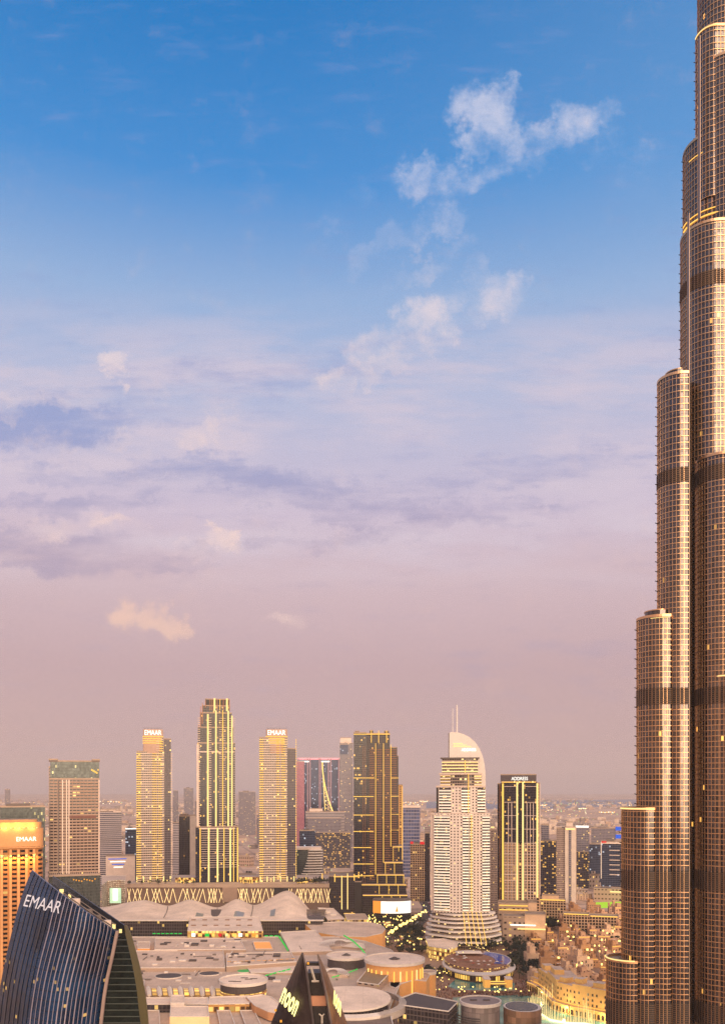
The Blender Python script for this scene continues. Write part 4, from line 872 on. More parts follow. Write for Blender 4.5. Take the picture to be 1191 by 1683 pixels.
# vented hall with shop fronts
h = B('vented_hall', 'pale box hall with many roof vents and lit shopfront row', 'building', [(312,1508),(426,1508),(432,1531),(308,1531)], 38, GOLDW, MROOF3)
for i in range(12):
    x, y = h.p(318 + (i%6)*18.5, 1513 + (i//6)*9, 38); MB().box(-2.6, 2.6, -1.6, 1.6, 0, .9).build('roof_vent', simple('vent_tan', (150,112,90), .8) if i == 0 else bpy.data.materials['vent_tan'], h.o, loc=(x, y, 38))
x0, y0 = h.p(309, 1531, 38); x1, _ = h.p(431, 1531, 38)
for k in range(10):
    a = x0 + 4 + k*(x1-x0-8)/10; MB().box(0, rr.uniform(3, 5.5), -.5, .1, 32, 35.5).build('shop_window', (WHITE_L, GOLD, GREEN_L, GOLD, RED_L, GOLDB, GOLD, WHITE_L, GOLD, AMBER)[k], h.o, loc=(a, y0, 0))
MB().box(x0-62, x0-4, 88, 89, 27, 28.2).build('yellow_light_line', GOLDB, h.o); MB().box(x0-12, x0-4, 87, 88, 28, 30.5).build('blue_light', BLUE_L, h.o)
# round pavilions
def rotunda(label, px, py, z, rpx, wall, roof, h_=8, skirt=None, cap=None, cat='pavilion', z0=0, sy=1.0, mid=None):
    x, y = G(px, py, z); r = rpx*y/F; o = thing('rotunda', label, cat, (x, y, 0))
    MB().prism(circle(0, 0, r, r*sy, 56), z-1.6, z, 0, 1).build('round_roof', [TRIM2, roof], o)
    MB().prism(circle(0, 0, r*.93, r*.93*sy, 48), z0, z-1.6, 0, 1).build('drum', [wall, roof], o)
    ring = MB(); c1 = circle(0,0,r,r*sy,56); c2 = circle(0,0,r-.8,(r-.8)*sy,56)
    for k in range(56):
        j = (k+1) % 56; ring.face([(*c1[k],z),(*c1[j],z),(*c1[j],z+.9),(*c1[k],z+.9)]); ring.face([(*c2[j],z),(*c2[k],z),(*c2[k],z+.9),(*c2[j],z+.9)]); ring.face([(*c1[k],z+.9),(*c1[j],z+.9),(*c2[j],z+.9),(*c2[k],z+.9)])
    ring.build('parapet', TRIM2, o)
    if skirt: MB().prism(circle(0, 0, r*.95, r*.95*sy, 48), skirt[0], skirt[1]).build('window_band', skirt[2], o)
    if cap:
        MB().prism(circle(0, 0, cap[0], cap[0], 6), z, z+.6, 0, 0).build('roof_cap', cap[1], o); MB().prism(circle(0,0,cap[0]*.6,n=6), z+.6, z+2, 0, 0, poly2=circle(0,0,cap[0]*.3,n=6)).build('roof_lantern', DARKR, o)
    return o, r
o, r = rotunda('flat round pavilion with dark drum and gold windows on mall roof', 400, 1611, 44, 40, DARKR, MROOF3, skirt=(32.5, 36.5, GOLDW), z0=30)
for k in range(5): MB().box(-3, 3, -.4, .4, 0, .5).build('roof_bench', DARKR, o, loc=(-8+k*4, rr.uniform(-8, 6), 44.0))
rotunda('small pale disc roof with dark star shaped centre', 569, 1571, 40, 33, DARKR, MROOF3, cap=(4.5, CONC), z0=30)
AMBW = simple('floodlight_tinted_facade', (216,158,100), .8, emit=(255,160,70), es=.12)  # warm floodlight put into the facade colour and a faint glow
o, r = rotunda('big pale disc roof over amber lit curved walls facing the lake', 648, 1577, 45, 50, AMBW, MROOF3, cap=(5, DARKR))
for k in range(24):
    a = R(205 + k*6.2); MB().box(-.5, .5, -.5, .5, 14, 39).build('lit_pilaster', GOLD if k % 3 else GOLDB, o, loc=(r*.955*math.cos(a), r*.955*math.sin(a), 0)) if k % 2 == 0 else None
for k in range(14): a = R(200 + k*11); MB().bar((0,0,0),(0,0,1.8),.25).build('roof_person_rail', CONC, o, loc=((r-1)*math.cos(a), (r-1)*math.sin(a), 45)) if False else None
rotunda('small amber drum building at lakeside corner of mall', 704, 1598, 30, 13, AMBW, MROOF2, cat='building')
amb = B('amber_crescent', 'curved amber lit crescent facade of mall with terrace lights', 'building', [(642,1597),(655,1590),(690,1596),(706,1604),(700,1614),(680,1612),(660,1618),(650,1626),(640,1622)], 30, AMBW, MROOF)
for k in range(7):
    x, y = amb.p(643 + k*2.4, 1603 + k*.2, 30); MB().box(-.45,.45,-1,0,10,28).build('lit_arch', GOLDB, amb.o, loc=(x-2, y-8-k*.6, 0))
for (px, py, L_) in ((668,1634,12),(688,1628,12),(650,1641,8)):
    x, y = amb.p(px, py, 8); MB().box(-L_*.5, L_*.5, -1, 1, 7, 9).build('terrace_lights', GOLDB, amb.o, loc=(x, y, 0)).rotation_euler = (0,0,.5)
x, y = G(572, 1640, 38); o = thing('disc_hall', 'very large pale disc roof hall partly behind dark pointed tower', 'building', (x, y, 0))
MB().prism(circle(0,0,33,38,72), 36.5, 38, 0, 1).build('round_roof', [TRIM2, MROOF3], o); MB().prism(circle(0,0,31,36,60), 0, 36.5, 0, 1).build('drum', [DARKG, MROOF], o)
ri = MB(); c1, c2 = circle(3,2,42,46,72), circle(3,2,37,41,72)
for k in range(99):
    k = (k + 60) % 72; j = (k+1) % 72; ri.face([(*c1[k],34),(*c1[j],34),(*c2[j],35.2),(*c2[k],35.2)][::1]); ri.face([(*c1[j],34),(*c1[k],34),(*c1[k],29),(*c1[j],29)])
ri.build('white_collar', TRIM2, o)
dr = B('dark_wedge_hall', 'dark grey wedge roofed hall with wall lamps by the lake', 'building', [(655,1643),(682,1633),(753,1648),(737,1664),(656,1653)], 34, DARKG, DARKR)
for k in range(5): x, y = dr.p(662+k*15, 1664+k*1.5, 20); MB().box(-1.1,1.1,-.6,.6,0,1.4).build('wall_lamp', (GOLDB, GOLDB, GOLDB, GREEN_L, WHITE_L)[k], dr.o, loc=(x, y-1, 20))
VIOL = facade('grey_violet_panels', (120,104,100), (140,122,116), 30, 3.2, .96, .98, 0, grough=.6); o, r = rotunda('grey violet drum building with two dark roof hatches near lake', 789, 1646, 36, 34, VIOL, simple('drum_roof', (140,122,118), .85), cat='building')
for a, b in ((-5,2),(5,2)): MB().box(-2.6,2.6,-1,1,0,.8).build('roof_hatch', DARKR, o, loc=(a, b, 36))
for k in range(9):
    m = MB(); pts = arc(0, 0, r+3+k*1.5, r+3+k*1.5, 150, 262, 18); 
    for p, q in zip(pts, pts[1:]): m.bar((*p, 27-k*1.3), (*q, 27-k*1.3), .45)
    m.build('dark_louvre_ring', DARKR, o)
BR = facade('brown_stone_panels', (130,94,70), (166,124,96), 5, 4, .97, .97, 0, grough=.75)
x, y = G(858, 1655, 30); o = thing('oval_theatre', 'brown oval building with sunken blue grey glass roof at lake edge', 'building', (x, y, 0)); MB().prism(circle(0,0,14.5,16,48), 0, 30, 0, 1).build('wall', [BR, TRIM2], o); MB().prism(circle(-.5,0,12.4,13.6,48), 30, 30.4).build('glass_roof', simple('blue_grey_glass', (74,78,96), .25), o)
x, y = G(897, 1680, 26); o = thing('pale_oval_hall', 'plain pale curved hall cut by bottom edge beside brown oval building', 'building', (x, y, 0)); MB().prism(circle(0,-12,13,14,40), 0, 24, 0, 1).build('wall', [PINKW, TRIM2], o)
B('curved_mall_wing', 'pale curved low mall wing with orange lit end wall below gold upright building', 'building', [(500,1519),(560,1516),(606,1517),(626,1521),(633,1528),(628,1535),(600,1541),(560,1540),(515,1532)], 31, AMBW, MROOF)
b_ = B('loading_terrace', 'stepped white roofed loading terrace behind wave roof hall', 'building', [(522,1493),(548,1494),(566,1511),(538,1513)], 30, MWALL, MROOF3)
for k in range(3): x, y = b_.p(528+k*10, 1497+k*4, 30); MB().box(-4, 4, -2, 2, 0, 2.4).build('roof_plant', TRIM2, b_.o, loc=(x, y, 30))
B('court_building', 'small dark roofed court building between curved mall wing and screen', 'building', [(566,1503),(600,1503),(606,1512),(570,1513)], 14, GOLDW, MROOF2)
# ------------------------------------------------------------------ lake, promenade, terraces
def sheet(name, pts, z, mat, kind='structure', label=None):
    W = [G(a, b, z) for a, b in pts]; m = MB(); a = sum(W[k][0]*W[(k+1)%len(W)][1]-W[(k+1)%len(W)][0]*W[k][1] for k in range(len(W)))
    if a < 0: W = W[::-1]
    m.face([(p[0], p[1], z) for p in W]); return tag(m.build(name, mat), kind=kind)
def water_mat():
    m = bpy.data.materials.new('lake_water'); m.use_nodes = True; t = NT(m.node_tree)
    b = t.add('ShaderNodeBsdfPrincipled'); o = t.add('ShaderNodeOutputMaterial'); t.l.new(b.outputs[0], o.inputs[0])
    g = t.add('ShaderNodeNewGeometry').outputs['Position']; n = t.noise(g, .05, 4, .5); n2 = t.noise(g, 1.5, 3, .6)
    t.put(b.inputs['Base Color'], t.mix(t.ss(n, .4, .62), lin((60,122,122)), lin((104,160,154)))); b.inputs['Roughness'].default_value = .12
    bp = t.add('ShaderNodeBump'); bp.inputs['Strength'].default_value = .25; bp.inputs['Distance'].default_value = .3; t.put(bp.inputs['Height'], n2); t.l.new(bp.outputs[0], b.inputs['Normal']); return m
PROM = simple('promenade_paving', (150,112,90), .85, var=.3, scale=.15)
sheet('district_paving', [(560,1500),(1060,1498),(1100,1560),(1150,1800),(560,1800)], .02, simple('district_paving', (150,116,94), .9, var=.35, scale=.04))
sheet('promenade', [(690,1600),(880,1604),(900,1650),(1020,1700),(700,1760),(640,1700)], .04, PROM)
sheet('lake_water', [(752,1607),(832,1608),(846,1618),(845,1628),(835,1630),(750,1627),(735,1622)], .08, water_mat()); sheet('lake_water', [(744,1640),(845,1636),(878,1638),(900,1646),(935,1664),(1005,1676),(1060,1690),(1060,1800),(730,1800)], .08, bpy.data.materials['lake_water'])
br = thing('lit_bridge', 'gold lit stone bridge with two square gatehouses across turquoise water', 'bridge', (*G(817,1622), 0))
MB().box(-13, 13, -5, 5, 2.4, 3.4).build('deck', PROM, br)
for s_ in (-1, 1):
    MB().box(s_*11-3, s_*11+3, -6, 6, 0, 8).build('gatehouse', simple('gate_gold%d' % (s_+2), (230,170,90), .8, emit=(255,180,80), es=.5), br); MB().box(s_*11-3.4, s_*11+3.4, -6.4, 6.4, 8, 9).build('gate_roof', PINKW, br); MB().box(-13, 13, s_*5-.2, s_*5+.2, 3.4, 4.4).build('parapet', GOLD, br)  # gatehouse walls carry their gold light as a glow in the material
# oval hotel terrace with crescent pool
x, y = G(786, 1580, 12); tz = thing('oval_terrace', 'oval two level hotel terrace with crescent pool and glowing lower floor', 'terrace', (x, y, 0))
MB().prism(circle(0,0,37,52,64), 0, 7.5, 0, 0).build('lower_storey', facade('terrace_front', (96,70,52), (70,48,36), 7.5, 3, .7, .6, .55, (255,196,90), 1.3), tz); MB().prism(circle(0,0,39,55,64), 7.5, 8.6).build('white_edge', TRIM2, tz)
MB().prism(circle(-1,6,35,46,64), 8.6, 12, 0, 1).build('upper_storey', [facade('terrace_front2', (150,112,84), (80,56,40), 3.4, 3, .6, .6, .4, ls=1.3), simple('terrace_deck', (150,104,78), .85, var=.35, scale=.3)], tz)
c1 = arc(4, 8, 31, 42, -40, 70, 26); c2 = arc(0, 8, 19, 33, 70, -40, 26); POOL = simple('pool_blue', (40,70,140), .1, emit=(60,100,200), es=.12)
MB().prism(c1 + c2, 12, 12.3).build('crescent_pool', POOL, tz); MB().prism(arc(4,8,32,43,-42,74,26) + arc(4,8,31.2,42.2,74,-42,26), 12, 13).build('pool_rim', TRIM2, tz)
rr = random.Random(5); 
can = simple('canopy_white', (226,206,190), .7); canr = simple('canopy_red', (150,70,50), .7)
for k in range(26):
    a = rr.uniform(150, 330); q = rr.uniform(.35, .9); cx_, cy_ = 33*q*math.cos(R(a)), 6+44*q*math.sin(R(a)); 
    pr_ = thing('parasol', 'small parasol among tables on oval hotel terrace', 'parasol', (x+cx_, y+cy_, 12), 0, 'parasols on the oval terrace')
    if k == 0:
        pm = MB().bar((0,0,0),(0,0,2.4),.08).mesh('pole', CONC); cmE = MB(); cc = circle(0,0,1.9,n=8)
        for i in range(8): cmE.face([(*cc[i],2.3),(*cc[(i+1)%8],2.3),(0,0,3.1)]); cmE.face([(*cc[(i+1)%8],2.3),(*cc[i],2.3),(0,0,2.2)])
        cms = [cmE.mesh('canopy', q_) for q_ in (can, canr)]
    link('pole', pm, pr_); link('canopy', cms[k % 2], pr_)
x2, y2 = G(770, 1567, 14); tn = thing('tent_canopy', 'curved white stretched tent canopy on oval hotel terrace', 'canopy', (x2, y2, 12)); Q = [[((i-5)*2.9, (j-2)*4.2 + (i-5)*(i-5)*.1, 2.2 + 2.6*math.cos((i-5)*.26)*math.cos((j-2)*.6)) for j in range(5)] for i in range(11)]
MB().grid(Q, 0, thick=(0,0,-.15)).build('canopy', can, tn, smooth=True)
for i in (0, 10):
    for j in (0, 4): p = Q[i][j]; MB().bar((p[0],p[1],0), p, .15).build('pole', CONC, tn)
sheet('hotel_forecourt', [(698,1556),(760,1552),(775,1575),(745,1600),(705,1598),(690,1575)], .06, simple('forecourt', (170,136,112), .9))
hw = B('hotel_ballroom', 'pale low rounded ballroom wing at foot of sail topped hotel', 'building', [(700,1545),(730,1544),(752,1549),(752,1557),(738,1562),(704,1556)], 14, GOLDW, MROOF3)
# floodlit market building on the shore
MK = simple('gold_lit_stone', (222,176,112), .85, var=.12, scale=.2, emit=(255,178,80), es=.14)  # gold floodlight put into the stone colour and a faint glow
pts = [(872,1627),(884,1632),(899,1643),(914,1660),(940,1668),(970,1674),(1012,1682)]
W = [G(a, b, 0) for a, b in pts]; cx_ = sum(p[0] for p in W)/7; cy_ = sum(p[1] for p in W)/7
mk = thing('lakeside_market', 'golden floodlit lakeside market building with arcade, arched windows and rooftop huts', 'market building', (cx_, cy_, 0)); W = [Vector((p[0]-cx_, p[1]-cy_)) for p in W]
hts = [13, 24, 27, 25, 27, 26]
wme = {}
def window_mesh(kind, w_, h_, mat):
    if (kind, w_, h_) in wme: return wme[(kind, w_, h_)]
    m = MB(); o_ = [(-w_/2,0),(w_/2,0),(w_/2,h_*.7)] + ([(w_/2*math.cos(R(a)), h_*.7+h_*.3*math.sin(R(a))) for a in (30,60,90,120,150)] if kind == 'arch' else [(w_/2,h_),(-w_/2,h_)]) + [(-w_/2,h_*.7)]
    m.face([(p[0], -.12, p[1]) for p in o_]); m.prism([(-w_/2-.15,-.3),(w_/2+.15,-.3),(w_/2+.15,0),(-w_/2-.15,0)], -.2, 0, 1)
    wme[(kind,w_,h_)] = m.mesh('window', [mat, PINKW]); return wme[(kind,w_,h_)]
WD = simple('dark_window', (56,40,36), .3)
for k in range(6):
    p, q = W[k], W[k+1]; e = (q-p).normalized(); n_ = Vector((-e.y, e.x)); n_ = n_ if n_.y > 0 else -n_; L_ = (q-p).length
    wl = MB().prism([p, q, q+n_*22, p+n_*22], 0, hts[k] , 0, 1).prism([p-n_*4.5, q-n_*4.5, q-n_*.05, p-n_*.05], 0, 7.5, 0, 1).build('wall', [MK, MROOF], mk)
    ang = math.atan2(e.y, e.x); nn = max(2, int(L_/3.6))
    for i in range(nn):
        c_ = p + e*(L_*(i+.5)/nn)
        o_ = link('arch', window_mesh('arch', 2.3, 4.6, WD), mk, None, (*(c_-n_*4.6), 1)); o_.rotation_euler = (0,0,ang)
        for zz in (10, 14.5, 19):
            if zz + 3 < hts[k] and (i + int(zz)) % 3: o_ = link('window', window_mesh('rect' if zz != 14.5 else 'arch', 1.4, 2.2, WD), mk, None, (*(c_-n_*.02), zz)); o_.rotation_euler = (0,0,ang)
    lt = MB().bar((*(p-n_*4.7), 7.9), (*(q-n_*4.7), 7.9), .3).build('cornice_light', GOLD, mk)
    MB().bar((*(p-n_*.3), 9), (*(q-n_*.3), 9), .22).build('terrace_light', GOLD, mk)
    MB().prism([p+e*1+n_*3, p+e*(L_*.45)+n_*3, p+e*(L_*.45)+n_*12, p+e*1+n_*12], hts[k], hts[k]+4.5, 0, 1).build('roof_hut', [MK, MROOF], mk)
for k in (1, 3, 5):
    ld = bpy.data.lights.new('market_flood', 'POINT'); ld.energy = 9000; ld.color = (1,.66,.28); ld.shadow_soft_size = 1.0; c_ = (W[k]+W[k+1])/2; link('market_flood', ld, mk, None, (c_.x-3, c_.y-11, 6))
# ------------------------------------------------------------------ old town houses
HW = [simple('sand_render_%s' % n, c, .9, var=.16, scale=.12) for n, c in (('pink', (204,160,128)), ('tan', (190,142,102)), ('pale', (222,184,150)))]
def house(seed, wall, label, arch=False):
    r_ = random.Random(seed); o = thing('old_town_house', label, 'house', (0,-4000,0), 0, 'houses of the old town')
    def mass(name, x0, x1, y0, y1, h_, par=o):
        m = MB().box(x0, x1, y0, y1, 0, h_, 0, 1)
        for (a, b, c, d_) in ((x0,x1,y0,y0+.4),(x0,x1,y1-.4,y1),(x0,x0+.4,y0+.4,y1-.4),(x1-.4,x1,y0+.4,y1-.4)): m.box(a, b, c, d_, h_-.1, h_+1.0)
        for i in range(int((x1-x0)/2.4)): m.box(x0+i*2.4+.3, x0+i*2.4+1.3, y0-.05, y0+.45, h_+.9, h_+1.5)
        m.build(name, [wall, MROOF], par)
        for zz in [2.2 + 3.6*i for i in range(int((h_-2)/3.6))]:
            nx = int((x1-x0)/3.4)
            for i in range(nx):
                if r_.random() < .78: link('window', window_mesh('arch' if r_.random() < .3 else 'rect', 1.3, 1.9, WD), o, None, (x0+(x1-x0)*(i+.5)/nx, y0-.02, zz))
            ny = int((y1-y0)/4)
            for i in range(ny):
                if r_.random() < .6: w_ = link('window', window_mesh('rect', 1.3, 1.9, WD), o, None, (x0-.02, y0+(y1-y0)*(i+.5)/ny, zz)); w_.rotation_euler = (0,0,R(-90))
    h1 = r_.uniform(9, 16); w1 = r_.uniform(7, 10); mass('wall', -w1, w1*.4, 0, 13, h1); mass('lower_wing', w1*.4+.02, w1*1.3, 1.5, 12, h1*.62); mass('upper_storey', -w1*.6, 0, 3, 10, h1+r_.uniform(3,5))
    x_ = r_.uniform(-w1*.9, -w1*.5); tw = MB().box(x_-1.4, x_+1.4, 9, 12, h1, h1+7).box(x_-1.7, x_+1.7, 8.7, 12.3, h1+7, h1+7.5)
    for i in range(3): tw.box(x_-1+i*.8, x_-.7+i*.8, 8.8, 9, h1+3.5, h1+6.6)
    tw.build('wind_tower', wall, o)
    if arch: MB().box(-w1, w1*.4, -.6, -.1, h1-.2, h1+.3).build('eave_light', GOLD, o)
    return o
base_h = [house(1, HW[0], 'x'), house(2, HW[1], 'x'), house(3, HW[2], 'x'), house(4, HW[1], 'x', True), house(5, HW[0], 'x', True)]
HL = {0: 'pink sand rendered flat roofed house with wind tower and no eave light', 1: 'tan rendered flat roofed house with stepped upper storey and wind tower', 2: 'pale rendered flat roofed house with small windows and wind tower', 3: 'tan flat roofed house with gold light along its eave', 4: 'pink sand house with gold light along its eave'}
rr = random.Random(9); used = {}
for Y_, xs in ((1370,(862,1040,26)),(1290,(930,1030,22)),(1215,(936,1030,21)),(1130,(880,1030,24)),(1060,(884,1030,23)),(1000,(880,1030,22)),(945,(880,1020,25)),(895,(884,1015,27)),(850,(890,1010,28)),(815,(915,1000,30))):
    px = xs[0]
    while px < xs[1]:
        v_ = rr.choice((0,1,2,2,3,4,3,4)); x, y = X(px + rr.uniform(-4,4), Y_), Y_ + rr.uniform(-14,14)
        if v_ not in used: o = base_h[v_]; used[v_] = 1; o.location = (x, y, 0)
        else: o = dup(base_h[v_], None, (x, y, 0))
        o['label'] = HL[v_]; o.rotation_euler = (0,0,R(rr.uniform(-28,28))); o['group'] = 'old town houses, kind %s' % ('pink','tan','pale','tan lit','pink lit')[v_]
        s_ = rr.uniform(.8, 1.25); o.scale = (s_, s_, s_*rr.uniform(.85,1.25)); px += xs[2]*rr.uniform(.85,1.2)
for v_ in range(5):
    if v_ not in used: base_h[v_].location = (X(1010,1180), 1180, 0); base_h[v_]['label'] = HL[v_]
t = T('grid_apartment_block', 'brown apartment block with dense window grid and amber roof lights behind old town', 'apartment block', 903, 1250); t.body(879, 929, 1481, d=26, mat=F_GRID); t.hstrip(880, 928, 1479.5, 1.4, 1, GOLD); t.body(890, 918, 1474, 1481, d=14, y0=8, mat=HW[2], name='upper_storey')
t = T('long_apartment_block', 'long sand coloured apartment block with gold eave lights above old town', 'apartment block', 970, 1160); t.body(925, 968, 1505, d=22, mat=F_GRID); t.body(968, 1016, 1507, d=22, y0=3, mat=F_GRID, name='side_wing'); t.hstrip(926, 967, 1504, 1.2, 1, GOLD); t.hstrip(970, 1014, 1506.5, 1.2, 1, GOLD, 3)
t = T('layered_hotel_wing', 'low pale wing with stacked gold light lines behind sail topped hotel', 'building', 845, 1150); t.body(818, 868, 1486, d=30, mat=MWALL); t.body(868, 882, 1484, d=30, mat=HW[2], name='end_wing'); [t.hstrip(820, 867, yy, 1.3, 1, GOLD) for yy in (1489, 1496)]
t = T('terraced_block', 'pale terraced block with lit shop street below it', 'building', 860, 1080); t.body(826, 862, 1508, d=24, mat=MWALL); t.body(862, 896, 1504, d=26, y0=2, mat=HW[2], name='side_wing'); t.hstrip(838, 880, 1521, 1.2, 2, WHITE_L); t.hstrip(850, 896, 1527, 1.2, 3, GOLDB)
slab_tower('grandstand_hall', 'low wide hall with bright light band behind green pitch', 'hall', 975, 1024, 1462, 1500, MWALL, 30).hstrip(1002, 1022, 1466, 2.4, 1, GOLDB)
sheet('sports_pitch', [(962,1484),(1040,1482),(1050,1492),(985,1493)], .05, simple('lit_pitch', (150,200,40), .9, emit=(190,240,40), es=.35))  # pitch lighting put into the grass colour and a glow
# ------------------------------------------------------------------ fountain
fo = thing('lake_fountain', 'tall golden lit fountain jets spraying in arcs over the lake', 'fountain', (*G(905,1678), 0))
jm = bpy.data.materials.new('lit_spray'); jm.use_nodes = True; t_ = NT(jm.node_tree); e_ = t_.add('ShaderNodeEmission'); e_.inputs[0].default_value = (*lin((255,220,140)), 1); e_.inputs[1].default_value = 1.7
tr_ = t_.add('ShaderNodeBsdfTransparent'); mx_ = t_.add('ShaderNodeMixShader'); g_ = t_.add('ShaderNodeNewGeometry').outputs['Position']; ns = t_.noise(g_, 1.2, 4, .6); t_.put(mx_.inputs[0], t_.m('MULTIPLY', t_.ss(ns, .2, .7), .85)); t_.l.new(tr_.outputs[0], mx_.inputs[1]); t_.l.new(e_.outputs[0], mx_.inputs[2]); oo = t_.add('ShaderNodeOutputMaterial'); t_.l.new(mx_.outputs[0], oo.inputs[0]); jm.cycles.emission_sampling = 'NONE'
jets = []; rj = random.Random(4)
for k in range(44): f_ = k/43; jets.append((868 + 104*f_, 1650 + 30*f_ - 9*math.sin(f_*3.1) + rj.uniform(-1,1), (7 + 13*math.sin(f_*math.pi))*rj.uniform(.6,1.15)))
for k in range(36): f_ = k/35; jets.append((884 + 92*f_, 1676 + 10*f_, (14 + 6*math.sin(f_*9))*rj.uniform(.6,1.15)))
for (a, b, h_) in jets:
    x, y = G(a, b); MB().bar((0,0,0), (rj.uniform(-.6,.6),0,h_), (.42,.16), n=6).build('water_jet', jm, fo, loc=(x-fo.location.x, y-fo.location.y, .1))
rb = MB(); P_ = [G(a, b) for a, b in ((864,1660),(880,1664),(892,1671),(904,1679),(930,1684),(960,1685),(985,1690))]
for p, q in zip(P_, P_[1:]): rb.bar((p[0]-fo.location.x, p[1]-fo.location.y, .8), (q[0]-fo.location.x, q[1]-fo.location.y, .8), 1.1)
rb.build('nozzle_ring', glow_mat('fountain_light', (255,236,180), 2.4), fo)
ld = bpy.data.lights.new('fountain_lamp', 'POINT'); ld.energy = 20000; ld.color = (1,.75,.4); ld.shadow_soft_size = 3; link('fountain_lamp', ld, fo, None, (0, 0, 12))
# ------------------------------------------------------------------ trees and palms
LM = simple('leaf_green', (66,66,44), .8, var=.5, scale=.5); LM2 = simple('leaf_dark', (48,52,40), .8, var=.5, scale=.5); BARK = simple('bark', (92,70,54), .9)
def tree_proto(seed, mat, r=4.2, h_=9):
    r_ = random.Random(seed); o = thing('tree', 'x', 'tree', (0,-4000,0)); tk = MB().bar((0,0,0), (.2,.1,h_*.55), (.32,.2), n=6)
    for k in range(4): a = r_.uniform(0, 6.28); tk.bar((.1,.05,h_*.4), (math.cos(a)*r*.5, math.sin(a)*r*.5, h_*.68), (.16,.06))
    tk.build('trunk', BARK, o); m = MB()
    cl = [(r_.gauss(0, r*.42), r_.gauss(0, r*.42), h_*.7 + r_.gauss(0, r*.26), r_.uniform(.9, 1.7)) for _ in range(13)]
    for (x, y, z, s_) in cl:
        for _ in range(26):
            d_ = Vector((r_.gauss(0,1), r_.gauss(0,1), r_.gauss(0,.8))).normalized()*s_*r_.uniform(.5, 1.05); c_ = Vector((x, y, z)) + d_
            e = Vector((r_.uniform(-1,1), r_.uniform(-1,1), r_.uniform(-1,1))).normalized()*.55; g_ = e.cross(d_).normalized()*.5; m.face([c_-e, c_+g_, c_+e, c_-g_])
    m.build('crown', mat, o); return o
def palm_proto(seed):
    r_ = random.Random(seed); o = thing('palm_tree', 'x', 'palm', (0,-4000,0)); MB().bar((0,0,0), (.2,0,8), (.28,.2), n=6).build('trunk', BARK, o); m = MB()
    for k in range(14):
        a = k*6.28/14 + r_.uniform(-.2,.2); u_ = Vector((math.cos(a), math.sin(a), 0)); sd = Vector((-u_.y, u_.x, 0)); pr = None; el = r_.uniform(.1, .9)
        for j in range(5):
            s_ = j/4; c_ = Vector((.2,0,8)) + u_*3.2*s_ + Vector((0,0, el*2.2*s_ - 3.4*s_*s_)); wv_ = .45*math.sin(.3+2.7*s_)
            if pr: m.face([pr[0]-sd*pr[1], c_-sd*wv_, c_, pr[0]]); m.face([pr[0], c_, c_+sd*wv_, pr[0]+sd*pr[1]])
            pr = (c_, wv_)
    m.build('crown', LM, o); return o
TP = [tree_proto(1, LM), tree_proto(2, LM2, 5, 10), tree_proto(3, LM2, 3.6, 8)]; PP = palm_proto(1); first = {}
def plant_at(proto, x, y, z, s_, label, group):
    if proto.name in first: o = dup(proto, None, (x, y, z))
    else: o = proto; o.location = (x, y, z); first[proto.name] = 1
    o['label'] = label; o['group'] = group; o.rotation_euler = (0,0,rr.uniform(0,6.28)); o.scale = (s_, s_, s_*rr.uniform(.85,1.15))
rr = random.Random(21)
def scatter(n, box, z, label, group, protos, smin=.8, smax=1.4):
    for _ in range(n):
        px, py = rr.uniform(box[0], box[2]), rr.uniform(box[1], box[3]); x, y = G(px, py, z); plant_at(rr.choice(protos), x, y, z, rr.uniform(smin, smax), label, group)
scatter(34, (758,1553,835,1563), 0, 'dark leafy tree in the thicket at foot of sail topped hotel', 'trees in the hotel thicket', TP, 1.0, 1.6)
scatter(58, (836,1545,884,1608), 0, 'dark tree in the park strip between hotel terrace and old town', 'trees in the park strip', TP, 1.0, 1.6)
scatter(12, (898,1520,924,1530), 0, 'dark tree under the brown grid apartment block', 'trees under the apartment block', TP, 1.1, 1.6)
scatter(60, (600,1513,694,1540), 0, 'tree by the street below the bright screen', 'trees below the screen', TP, .9, 1.3); scatter(44, (655,1533,702,1572), 0, 'dark tree between lit street and round mall hall', 'trees beside round mall hall', TP, .8, 1.2); scatter(34, (625,1535,695,1565), 0, 'palm along the lit street beside mall', 'palms along the lit street', [PP], .9, 1.3)
scatter(26, (207,1452,322,1454.5), 56.6, 'tree on podium top left of ribbed tower', 'podium trees on the left', TP[2:]+[PP], .5, .8); scatter(18, (488,1451,540,1454), 56.6, 'tree on podium top right of balcony towers', 'podium trees on the right', TP[2:], .6, 1.0); scatter(10, (391,1452,425,1454), 56.6, 'palm on podium between the ribbed and balcony towers', 'podium palms', [PP], .5, .7)
scatter(24, (930,1535,1025,1560), 0, 'tree between old town houses', 'old town trees', TP, .7, 1.2); scatter(20, (700,1596,745,1612), 0, 'small tree on the dark slope left of lake', 'trees left of lake', TP, .6, .9)
scatter(10, (845,1600,885,1640), 0, 'palm on lakeside promenade', 'lakeside palms', [PP], .8, 1.1)
for p_ in TP+[PP]:
    if p_.name not in first: plant_at(p_, X(1000,1240), 1240, 0, 1, 'tree between old town houses', 'old town trees')
